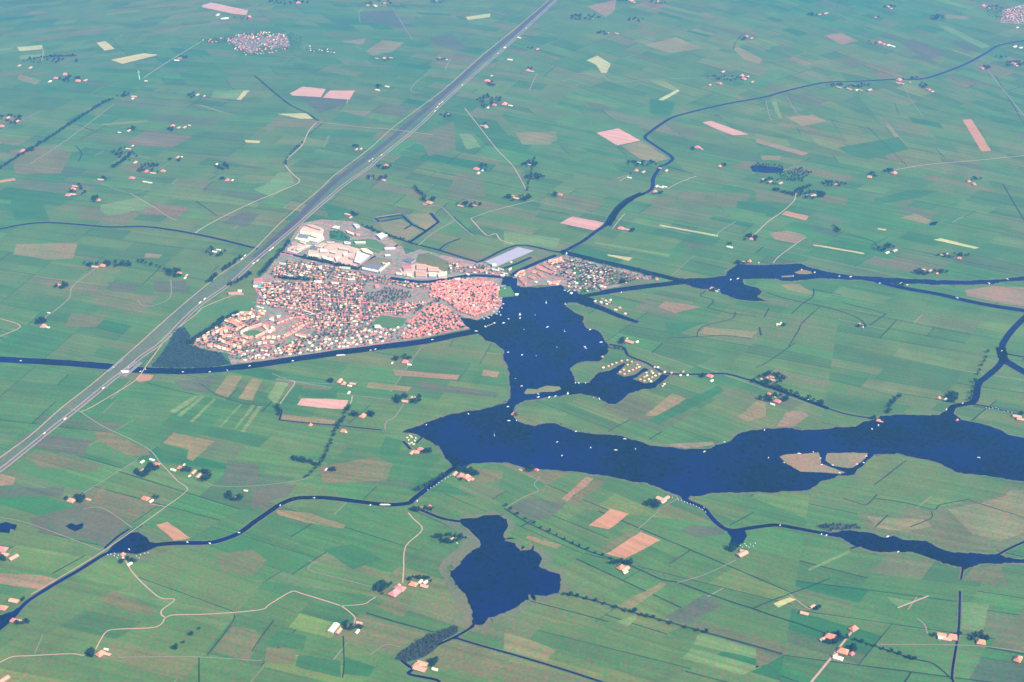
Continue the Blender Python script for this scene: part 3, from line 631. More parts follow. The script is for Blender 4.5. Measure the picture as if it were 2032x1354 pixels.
# ------------------------------------------------------------------ roads and the railway
MOT = [(-40, 958), (0, 934), (52, 893), (90, 862), (129, 831), (180, 790), (220, 757), (250, 734), (284, 706), (323, 678), (388, 613), (452, 567), (491, 532), (519, 507), (560, 473), (601, 438), (681, 369), (733, 333), (753, 314), (823, 258), (877, 206), (924, 163), (978, 116), (1019, 80), (1046, 54), (1104, 0), (1150, -40)]
RAIL = [(-40, 938), (0, 909), (60, 865), (120, 812), (180, 765), (225, 727), (269, 689), (330, 634), (388, 584), (439, 544), (491, 508), (530, 470), (565, 435), (637, 374), (663, 349), (733, 296), (782, 252), (882, 177), (950, 116), (1019, 60), (1090, 0), (1130, -40)]
strip('verge', [(-40, 950), (0, 922), (90, 850), (180, 778), (240, 728), (300, 676), (388, 598), (452, 552), (505, 512), (583, 447), (660, 370), (733, 318), (802, 258), (880, 192), (950, 128), (1019, 72), (1097, 0), (1140, -40)], [66, 50], 0.80, 'verge', jit=0.25, step=60)
strip('verge', [(505, 512), (583, 442), (655, 368), (733, 310), (802, 254), (880, 187), (950, 124), (1019, 68), (1095, 0), (1135, -40)], 36, 0.86, 'verge_dark', jit=0.1, step=60)
strip('railway', RAIL, 5.5, 1.25, 'ballast', jit=0.25, step=40)
strip('road', MOT, 7, 1.30, 'asphalt', off=8, step=60, jit=.12)
strip('road', MOT, 7, 1.30, 'asphalt', off=-8, step=60, jit=.12)
RDS = [
 ([(323, 682), (292, 724), (269, 755), (220, 786), (181, 809), (160, 818)], 7, 'lane'), ([(400, 612), (388, 625), (356, 650), (323, 682)], 7, 'lane'), ([(478, 582), (440, 595), (400, 612)], 7, 'lane'),
 ([(139, 812), (160, 818), (185, 835), (215, 852), (265, 875), (300, 896), (316, 917)], 5.5, 'track'), ([(316, 917), (338, 940), (352, 955), (366, 964), (372, 971), (366, 979), (352, 990), (331, 1005), (290, 1035), (262, 1055), (220, 1084), (180, 1110), (130, 1140), (78, 1171), (62, 1180)], 5, 'lane'),
 ([(244, 1103), (252, 1118), (262, 1135), (283, 1158), (310, 1182), (325, 1189), (347, 1191), (320, 1213), (328, 1226), (345, 1221), (420, 1219), (515, 1211), (535, 1200), (578, 1175), (600, 1179), (668, 1200), (680, 1205), (692, 1214), (704, 1226), (702, 1238), (690, 1250)], 6.5, 'lane'),
 ([(328, 1226), (310, 1245), (240, 1249), (213, 1253), (200, 1270), (190, 1289)], 6, 'lane'), ([(-20, 1322), (0, 1315), (25, 1304), (60, 1302), (140, 1298), (165, 1301), (182, 1296)], 6, 'lane'), ([(675, 1203), (720, 1200), (735, 1192), (746, 1185)], 5, 'lane'),
 ([(810, 1018), (820, 1030), (838, 1052), (805, 1085), (801, 1130), (799, 1158)], 6.5, 'lane'), ([(1692, 1252), (1650, 1305), (1600, 1366)], 10, 'lane'), ([(388, 463), (400, 454), (440, 432), (500, 403), (560, 378), (594, 361), (580, 345), (565, 325), (575, 312), (600, 288), (612, 262), (628, 243)], 10, 'lane'),
 ([(628, 241), (645, 244), (720, 253), (782, 258), (860, 268)], 8, 'lane'), ([(922, 215), (952, 253), (986, 297), (1020, 333), (1045, 380)], 7, 'lane'), ([(1137, 146), (1191, 149), (1217, 163), (1284, 159), (1388, 155), (1500, 153)], 9, 'track'),
 ([(1579, 379), (1576, 398), (1552, 421), (1526, 439), (1500, 463), (1487, 472)], 8, 'lane'), ([(1599, 471), (1576, 487), (1545, 510), (1534, 523)], 7, 'lane'), ([(1775, 338), (1840, 327), (1945, 318), (2045, 308)], 8, 'lane'),
 ([(612, 950), (575, 957), (500, 965), (430, 965), (405, 955)], 4, 'track'), ([(575, 757), (585, 760), (570, 782), (552, 807)], 6, 'lane'), ([(540, 742), (585, 757), (668, 763)], 5, 'track'), ([(699, 786), (697, 798), (690, 810)], 7, 'lane'),
 ([(801, 802), (784, 827), (766, 838), (764, 853)], 5, 'track'), ([(0, 633), (41, 648), (0, 668), (-20, 676)], 7, 'lane'), ([(339, 556), (336, 593), (292, 609), (274, 598)], 6, 'track'), ([(190, 533), (145, 568), (137, 592), (108, 618), (92, 628), (90, 642)], 7, 'track'),
 ([(934, 434), (965, 467), (983, 464), (994, 477), (1019, 485)], 9, 'lane'), ([(934, 434), (973, 420), (1019, 408), (1060, 398)], 7, 'lane'), ([(850, 410), (875, 411), (903, 438), (939, 469)], 8, 'track'), ([(831, 487), (862, 461), (903, 438)], 9, 'track'),
 ([(745, 432), (795, 424)], 8, 'lane'), ([(1003, 1008), (1044, 985), (1068, 975), (1060, 962), (1072, 946)], 4, 'track'), ([(1267, 1050), (1310, 1012)], 4, 'track'), ([(612, 1113), (630, 1118)], 3, 'track'), ([(630, 1115), (612, 1131), (680, 1150), (745, 1168), (760, 1178)], 3.5, 'track'),
 ([(1781, 1207), (1843, 1183)], 8, 'lane'), ([(1567, 1180), (1600, 1206), (1612, 1208)], 4, 'lane'), ([(1344, 1157), (1400, 1140), (1460, 1112)], 3.5, 'track'), ([(1820, 1228), (1834, 1240), (1840, 1258)], 6, 'track'), ([(1740, 1280), (1850, 1280), (1950, 1283), (2040, 1296)], 4, 'track'),
 ([(235, 1305), (380, 1304), (520, 1312)], 3.5, 'track'), ([(69, 1298), (85, 1260)], 3.5, 'track'), ([(165, 1010), (200, 1008), (235, 1028), (262, 1048)], 4.5, 'track'), ([(0, 1027), (60, 1040), (200, 1092)], 4, 'track'), ([(299, 1001), (330, 1006)], 4, 'lane'),
 ([(185, 358), (258, 384), (298, 372)], 5, 'track'), ([(258, 384), (298, 407), (330, 428), (350, 438)], 6, 'lane'), ([(60, 325), (130, 280), (225, 208)], 8, 'track'), ([(83, 90), (86, 105), (82, 122)], 7, 'lane'), ([(285, 155), (330, 125), (380, 95), (400, 82)], 8, 'lane'), ([(470, 25), (500, 15), (515, 5)], 7, 'track'),
 ([(515, 15), (560, 30), (615, 48)], 6, 'track'), ([(1215, 455), (1228, 438), (1240, 425)], 6, 'lane'), ([(1108, 372), (1181, 370)], 5, 'track'), ([(1225, 355), (1250, 347), (1230, 360)], 6, 'lane'), ([(1325, 375), (1350, 362), (1382, 350)], 8, 'lane'),
 ([(840, 185), (815, 180), (830, 160), (850, 148)], 7, 'track'), ([(690, 198), (688, 207)], 7, 'lane'), ([(1066, 145), (1050, 180)], 7, 'track'), ([(715, 45), (712, 28), (720, 15)], 6, 'track'), ([(778, 15), (800, 50), (818, 78)], 6, 'track'), ([(882, 140), (895, 115)], 7, 'track'),
 ([(1500, 120), (1545, 120), (1600, 105)], 6, 'track'), ([(1960, 140), (2000, 190), (2040, 240)], 8, 'track'), ([(1790, 165), (1805, 195), (1830, 230)], 5, 'track'), ([(1520, 200), (1527, 232), (1535, 240)], 6, 'track'), ([(1560, 190), (1580, 225)], 6, 'track'), ([(1660, 25), (1730, 65)], 6, 'track'),
 ([(735, 1300), (765, 1280), (795, 1285)], 3, 'track'), ([(0, 1385), (50, 1340)], 3, 'track'), ([(1420, 468), (1435, 455), (1460, 440)], 6, 'track'),
]
for pts, wd, m_ in RDS:
    strip('road' if m_ == 'lane' else 'path', pts, wd * (0.64 if m_ == 'lane' else 0.8), 1.05 if m_ == 'lane' else 0.95, m_, jit=0.08, step=30)
# grounds of the village and its quarters
VIL = [(380, 682), (400, 665), (440, 640), (470, 622), (505, 610), (512, 590), (505, 570), (508, 556), (530, 540), (545, 515), (565, 490), (580, 470), (600, 443), (640, 436), (700, 440), (735, 455), (770, 472), (800, 492), (805, 505), (835, 495), (870, 505), (940, 520), (960, 522), (985, 535), (1010, 548), (1008, 562), (1000, 588), (992, 618), (945, 635), (913, 629), (924, 648), (934, 651), (860, 667), (760, 684), (640, 701), (540, 714), (460, 724), (450, 702), (400, 692)]
sheet('village_ground', VIL, 0.55, 'village_ground', rag=3)
sheet('village_ground', [(1015, 545), (1060, 528), (1100, 508), (1125, 506), (1180, 522), (1245, 537), (1310, 555), (1240, 566), (1165, 582), (1150, 580), (1120, 568), (1070, 566), (1030, 572), (1020, 560)], 0.64, 'village_ground', rag=3)
sheet('village_ground', [(452, 80), (478, 70), (520, 74), (568, 66), (575, 92), (540, 96), (520, 88), (500, 108), (478, 98)], 0.55, 'village_ground', rag=14)
sheet('village_ground', [(1990, 20), (2045, 5), (2045, 50), (1985, 45)], 0.55, 'village_ground', rag=6)
sheet('grass', [(365, 645), (400, 616), (440, 600), (470, 590), (505, 592), (505, 612), (470, 622), (440, 640), (400, 663), (368, 668)], 0.66, 'field_green', rag=3)
sheet('grass', [(736, 643), (757, 626), (808, 633), (797, 648), (775, 652), (730, 647)], 0.9, 'field_green', rag=2)
sheet('grass', A_((1150, 450), (1500, 420), (1600, 440), (1640, 470), (1750, 520), (1700, 620), (1620, 640), (1200, 540)), 0.8, 'field_green', rag=2)
sheet('grass', A_((880, 300), (1060, 290), (1200, 400), (1180, 450), (1000, 470), (880, 440)), 0.82, 'field_dark', rag=2)
sheet('grass', [(830, 505), (850, 502), (890, 520), (895, 545), (862, 540), (850, 528), (825, 520)], 0.8, 'field_brown', rag=2)
sheet('grass', B_((1200, 600), (1500, 570), (1540, 640), (1560, 700), (1400, 715), (1250, 690)), 0.9, 'field_green', rag=2)
sheet('grass', C_((930, 830), (1100, 790), (1230, 830), (1180, 880), (960, 900)), 0.92, 'field_green')
sheet('grass', D_((380, 370), (660, 380), (620, 450), (420, 440)), 0.92, 'field_dark', rag=2)
sheet('yard', A_((480, 235), (640, 212), (800, 280), (770, 360), (810, 420), (690, 500), (560, 475), (350, 420)), 0.85, 'field_cream', rag=1)
sheet('yard', A_((480, 235), (640, 212), (800, 280), (770, 350), (600, 320), (450, 300)), 0.93, 'field_yard', rag=1)
sheet('yard', A_((240, 560), (420, 480), (600, 520), (620, 520), (380, 650), (230, 600)), 0.83, 'field_yard', rag=1)
sheet('yard', A_((560, 600), (760, 480), (1150, 500), (1560, 640), (1290, 840), (900, 780), (540, 700)), 0.74, 'field_yard', rag=1)
sheet('yard', A_((1580, 700), (1850, 740), (1800, 830), (1650, 960), (1340, 900), (1400, 800)), 0.78, 'field_rose', rag=1)
sheet('yard', B_((80, 350), (300, 280), (480, 310), (620, 370), (690, 400), (690, 470), (170, 470)), 0.83, 'field_yard', rag=1)
sheet('yard', [(269, 752), (280, 743), (304, 745), (297, 755)], 0.9, 'field_orange')
for pts in ([(500, 600), (560, 612), (640, 618), (700, 610)], [(640, 618), (655, 560), (665, 535)], [(520, 560), (620, 566), (700, 560), (780, 566)], [(700, 610), (690, 650), (640, 690)], [(800, 660), (850, 610), (870, 570)], [(870, 570), (930, 590), (985, 585)], [(900, 555), (925, 600), (945, 628)],
            [(390, 690), (440, 660), (520, 625), (560, 615)], [(440, 700), (520, 680), (600, 655)], [(560, 520), (640, 535), (760, 550)], [(620, 470), (680, 480), (780, 505)], [(850, 620), (870, 640), (920, 655)], [(780, 655), (720, 668), (640, 690)], [(575, 480), (550, 540), (530, 560)],
            [(1040, 545), (1100, 530), (1150, 530), (1230, 550)], [(1060, 560), (1120, 545)], [(730, 640), (690, 620), (650, 600)]):
    strip('road', pts, 6, 1.0, 'track', step=20)

for q_ in (E_((860, 300), (1030, 320), (1020, 400), (940, 430), (870, 380)), E_((900, 470), (1060, 440), (1080, 520), (960, 560), (900, 520)), E_((1290, 380), (1420, 360), (1600, 420), (1560, 520), (1380, 560), (1300, 480)), E_((1480, 470), (1800, 480), (1900, 500), (1600, 560), (1480, 560)), E_((960, 600), (1180, 600), (1220, 640), (1000, 680))):
    sheet('grass', q_, 0.80, 'field_brown' if q_[0][0] > 1195 else 'field_green', rag=4, step=12)
for q_ in (E_((660, 440), (760, 400), (860, 440)), E_((760, 330), (900, 345), (1000, 330)), E_((1040, 300), (1060, 420), (1000, 470)), E_((820, 520), (900, 480), (1060, 440)), E_((1050, 460), (1140, 520), (1240, 620)), E_((1290, 330), (1280, 420), (1180, 500)), E_((840, 250), (960, 270), (1180, 300))):
    strip('canal_water', q_, 8, 0.86, 'water', jit=.2, step=15)
# ------------------------------------------------------------------ things: registry, labels
REG = []
PLACES = [("the lake jetty", 972, 642), ("the harbour of the old centre", 985, 608), ("the marina basin with white roofs", 998, 570), ("the L-shaped white hall", 765, 540), ("the village sports field", 768, 638),
          ("the wooded park", 775, 588), ("the oval ring of terraces", 500, 664), ("the red-roofed sports hall", 511, 561), ("the young wood by the canal", 390, 700), ("the bright industrial yard", 612, 470),
          ("the factory on the inner canal", 850, 543), ("the island tip between the canals", 1300, 560), ("the grid of caravans", 1180, 545), ("the hill-side moat", 850, 450), ("the pale reservoir", 1010, 505),
          ("the widest part of the canal", 640, 695), ("the school beside the sports field", 750, 650), ("the waterside terraces on the island", 1075, 535)]
PLACES = [p for p in PLACES if p[0] != "the hill-side moat"]


def where(px, py, places=PLACES):
    best = min(places, key=lambda p: (p[1] - px) ** 2 + ((p[2] - py) * 1.6) ** 2)
    dx, dy = px - best[1], py - best[2]
    if abs(dx) + abs(dy) < 9: return "right at " + best[0]
    if abs(dx) > abs(dy) * 1.8: d = "right of" if dx > 0 else "left of"
    elif abs(dy) > abs(dx) * 1.2: d = "below" if dy > 0 else "above"
    else: d = ("below" if dy > 0 else "above") + (" right of" if dx > 0 else " left of")
    far = math.hypot(dx, dy * 1.6)
    return ("close " if far < 28 else "further " if far > 60 else "") + d + " " + best[0]


def thing(name, label, cat, px, loc, rot=0.0, group=None):
    o = bpy.data.objects.new(name, None); col.objects.link(o)
    o.empty_display_size = 5
    o.location = loc; o.rotation_euler = (0, 0, rot)
    o['category'] = cat
    if group: o['group'] = group
    REG.append((o, label, px))
    return o


def part(name, me, parent, loc=(0, 0, 0)):
    o = bpy.data.objects.new(name, me); col.objects.link(o); o.parent = parent; o.location = loc
    return o


ORD = ['leftmost', 'second from left', 'third from left', 'fourth from left', 'fifth from left', 'sixth from left', 'seventh from left', 'eighth from left', 'ninth from left', 'tenth from left', 'eleventh from left', 'twelfth from left']


def finish_labels():
    # many look-alikes under one label are told apart by where they stand in their row or quarter
    by = {}
    for i, (o, l, px) in enumerate(REG): by.setdefault(l, []).append(i)
    for l, ii in by.items():
        if len(ii) > 12 and len(l.split()) <= 12:
            ii.sort(key=lambda i: REG[i][2][0]); n = len(ii); k = (n + 11) // 12 + 1
            nm = ['left part', 'right part'] if k == 2 else ['left part', 'middle part', 'right part']
            for j, i in enumerate(ii):
                o, _, px = REG[i]; REG[i] = (o, l + ', ' + nm[min(len(nm) - 1, j * len(nm) // n)], px)
    by = {}
    for o, l, px in REG: by.setdefault(l, []).append((o, px))
    for l, os_ in by.items():
        if len(os_) == 1 or len(os_) > 12:
            for o, _ in os_: o['label'] = l
            continue
        os_.sort(key=lambda t: t[1][0])
        for i, (o, _) in enumerate(os_):
            w = ORD[i] if i < len(os_) - 1 else 'rightmost'
            o['label'] = w + ' ' + l if len((w + ' ' + l).split()) <= 16 else l


def mk(name, v, f, mat):
    me = bpy.data.meshes.new(name); me.from_pydata(v, [], f); me.materials.append(MATS[mat]); me.update()
    return me


CACHE = {}


def box_geo(x0, y0, z0, x1, y1, z1, base=0):
    v = [(x0, y0, z0), (x1, y0, z0), (x1, y1, z0), (x0, y1, z0), (x0, y0, z1), (x1, y0, z1), (x1, y1, z1), (x0, y1, z1)]
    f = [(0, 3, 2, 1), (4, 5, 6, 7), (0, 1, 5, 4), (1, 2, 6, 5), (2, 3, 7, 6), (3, 0, 4, 7)]
    return v, [tuple(i + base for i in q) for q in f]


def merge(*gs):
    v = []; f = []
    for gv_, gf_ in gs:
        k = len(v); v += gv_; f += [tuple(i + k for i in q) for q in gf_]
    return v, f


def roof_geo(l, w, h, rh, hip=0.0, ov=0.4):
    a, b_ = l / 2 + ov, w / 2 + ov
    r = l / 2 + ov if not hip else max(0.0, l / 2 - w / 2 * hip)
    z0 = h - 0.15
    v = [(-a, -b_, z0), (a, -b_, z0), (a, b_, z0), (-a, b_, z0), (-r, 0, h + rh), (r, 0, h + rh)]
    f = [(0, 1, 5, 4), (2, 3, 4, 5), (1, 2, 5), (3, 0, 4), (0, 3, 2, 1)]
    return v, f


def house_meshes(kind, l, w, h, rh, hip, wall, roof):
    key = (kind, l, w, h, rh, hip, wall, roof)
    if key not in CACHE:
        CACHE[key] = (mk('wall', *box_geo(-l / 2, -w / 2, 0, l / 2, w / 2, h), wall), mk('roof', *roof_geo(l, w, h, rh, hip), roof), mk('chimney', *box_geo(l * 0.22, -0.5, h, l * 0.22 + 1.0, 0.5, h + rh + 1.2), 'wall_brick'))
    return CACHE[key]


def building(name, label, cat, p, rot, l, w, h, rh, hip, wall, roof, group=None, px=None, chim=False, z=0.5):
    o = thing(name, label, cat, px, (p[0], p[1], z), rot, group)
    wm_, rm_, cm_ = house_meshes(name, l, w, h, rh, hip, wall, roof)
    part('wall', wm_, o)
    r = part('roof', rm_, o)
    if chim: part('chimney', cm_, r)
    return o


def slab_building(pts, h, roof, label, name='warehouse', cat='warehouse', wall='wall_grey', group='halls of the village business park', ribs=True, z=0.5):
    w = W(pts)
    c = (sum(p[0] for p in w) / len(w), sum(p[1] for p in w) / len(w))
    pc = (sum(p[0] for p in pts) / len(pts), sum(p[1] for p in pts) / len(pts))
    o = thing(name, label, cat, pc, (c[0], c[1], z), 0, group)
    n_ = len(w); loc = [(p[0] - c[0], p[1] - c[1]) for p in w]
    v = [(x, y, 0) for x, y in loc] + [(x, y, h) for x, y in loc]
    f = [(i, (i + 1) % n_, (i + 1) % n_ + n_, i + n_) for i in range(n_)]
    part('wall', mk('wall', v, f, wall), o)
    tri = tessellate_polygon([[Vector((x, y, 0)) for x, y in loc]])
    s_ = 0.985
    v = [(x, y, h + 0.02) for x, y in loc] + [(x * s_, y * s_, h + 0.7) for x, y in loc]
    f = [(i, (i + 1) % n_, (i + 1) % n_ + n_, i + n_) for i in range(n_)] + [tuple(i + n_ for i in t) for t in tri]
    r = part('roof', mk('roof', v, f, roof), o)
    # a row of roof lights, so that the roof is not one blank sheet
    if ribs and n_ == 4 and math.hypot(w[1][0] - w[0][0], w[1][1] - w[0][1]) > 30:
        gs = []
        for k in range(1, 5):
            t = k / 5
            q = [((loc[0][c_] * (1 - t) + loc[1][c_] * t) * 0.5 + (loc[3][c_] * (1 - t) + loc[2][c_] * t) * 0.5) for c_ in (0, 1)]
            gs.append(box_geo(q[0] - 2, q[1] - 2, h + 0.7, q[0] + 2, q[1] + 2, h + 1.9))
        part('roof_light', mk('roof_light', *merge(*gs), 'roof_grey'), r)
    return o


# ------------------------------------------------------------------ trees
def crown_geo(rng, r, h, z0, n, core=True):
    v = []; f = []
    nl = 5
    lobes = [(rng.uniform(-.45, .45) * r, rng.uniform(-.45, .45) * r, z0 + h * rng.uniform(.3, .75), r * rng.uniform(.45, .7)) for _ in range(nl)]
    for i in range(n):
        lx, ly, lz, lr = lobes[i % nl]
        while True:
            d = Vector((rng.uniform(-1, 1), rng.uniform(-1, 1), rng.uniform(-1, 1)))
            if 0.1 < d.length < 1: break
        d = d.normalized() * rng.uniform(0.65, 1.08)
        c = Vector((lx, ly, lz)) + Vector((d.x * lr, d.y * lr, d.z * lr * 0.85 * h / (2 * r) * 1.4))
        nrm = (d + Vector((rng.uniform(-.6, .6), rng.uniform(-.6, .6), rng.uniform(-.2, .8)))).normalized()
        t = nrm.orthogonal().normalized(); b_ = nrm.cross(t); s = r * rng.uniform(.17, .32)
        a0 = rng.uniform(0, 6.28); k = len(v); m_ = 5
        for j in range(m_):
            a = a0 + j * 2 * math.pi / m_; q = s * rng.uniform(.7, 1.15)
            v.append(tuple(c + t * math.cos(a) * q + b_ * math.sin(a) * q))
        f.append(tuple(range(k, k + m_)))
    return v, f


def trunk_geo(rng, r, h, z1, s=5):
    v = []; f = []
    def tube(a, b_, ra, rb):
        d = (b_ - a).normalized(); t = d.orthogonal().normalized(); u = d.cross(t); k = len(v)
        for q, rr in ((a, ra), (b_, rb)):
            for i in range(s):
                an = i * 2 * math.pi / s; v.append(tuple(q + t * math.cos(an) * rr + u * math.sin(an) * rr))
        for i in range(s): f.append((k + i, k + (i + 1) % s, k + s + (i + 1) % s, k + s + i))
    top = Vector((rng.uniform(-.3, .3), rng.uniform(-.3, .3), z1))
    tube(Vector((0, 0, -.3)), top, r, r * .55)
    for i in range(4):
        a = i * 1.57 + rng.uniform(-.4, .4)
        tube(top * rng.uniform(.7, 1), top + Vector((math.cos(a) * h * .22, math.sin(a) * h * .22, h * .3)), r * .42, r * .12)
    return v, f


TR = []
for i in range(6):
    rg = random.Random(100 + i)
    H = (12, 14, 16, 11, 13, 17)[i]; rr = (6.2, 6.8, 7.4, 5.6, 5.2, 8.0)[i]
    m_ = 'leaves_dark' if i % 3 else 'leaves_mid'
    TR.append((trunk_geo(rg, .38, H, H * .35), crown_geo(rg, rr, H * .8, H * .22, 130), m_))
TMESH = [(mk('trunk', *t[0], 'bark'), mk('crown', *t[1], t[2])) for t in TR]
TREES = []   # (world x, y, base label, px)
TLOW = []
for i in range(4):
    rg = random.Random(200 + i)
    TLOW.append((crown_geo(rg, (5.4, 6.2, 4.8, 6.8)[i], (9, 11, 9, 12)[i], 1.2, 40), trunk_geo(rg, .35, 9, 4, 3)))


def tree_mass(name, pts3, label, cat, mat='leaves_dark', kind=True, scale=1.0):
    vs = []; fs = []; fm = []; base = 0
    rg = random.Random(5)
    for x, y, z in pts3:
        (cv, cf), (tv_, tf_) = TLOW[rg.randrange(4)]
        a = rg.uniform(0, 6.28); s = rg.uniform(.75, 1.25) * scale; ca_, sa_ = math.cos(a) * s, math.sin(a) * s
        for k, (v_, f_) in enumerate(((cv, cf), (tv_, tf_))):
            arr = np.array(v_); o_ = np.empty_like(arr)
            o_[:, 0] = arr[:, 0] * ca_ - arr[:, 1] * sa_ + x; o_[:, 1] = arr[:, 0] * sa_ + arr[:, 1] * ca_ + y; o_[:, 2] = arr[:, 2] * s + z
            vs.append(o_); fs += [tuple(i + base for i in q) for q in f_]; fm += [k] * len(f_); base += len(v_)
    o = mesh_obj(name, np.concatenate(vs).tolist(), fs, None, mats=[mat, 'bark'], fm=fm)
    return stuff(o, label, cat)


def scatter_poly(pts, sp, rng, jit=0.4, world_pts=False):
    w = pts if world_pts else W(pts)
    xs = [p[0] for p in w]; ys = [p[1] for p in w]; out = []
    y = min(ys)
    while y < max(ys):
        x = min(xs)
        while x < max(xs):
            q = (x + rng.uniform(-jit, jit) * sp, y + rng.uniform(-jit, jit) * sp)
            if inside(q, w): out.append(q)
            x += sp
        y += sp
    return out


def near_water(p, pad=4):
    for w in WATERW:
        if inside(p, w): return True
    for path, hw in CANW:
        for q in path:
            if abs(q[0] - p[0]) < hw + pad + 6 and abs(q[1] - p[1]) < hw + pad + 6 and math.hypot(q[0] - p[0], q[1] - p[1]) < hw + pad: return True
    return False


TRG = random.Random(77)


def tree_line(pts, spacing, width, label):
    w = dens(smooth(W(pts)) if len(pts) > 2 else W(pts), spacing)
    inv = len(pts)
    for i, q in enumerate(w):
        p = (q[0] + TRG.uniform(-width, width), q[1] + TRG.uniform(-width, width))
        TREES.append((p[0], p[1], label))


def px_of(p):
    x, y = p; dy = y * CP + ALT * SP; v = (-ALT * CP + y * SP) / dy
    return (1016 + x / dy * FPX, 677 - v * FPX)

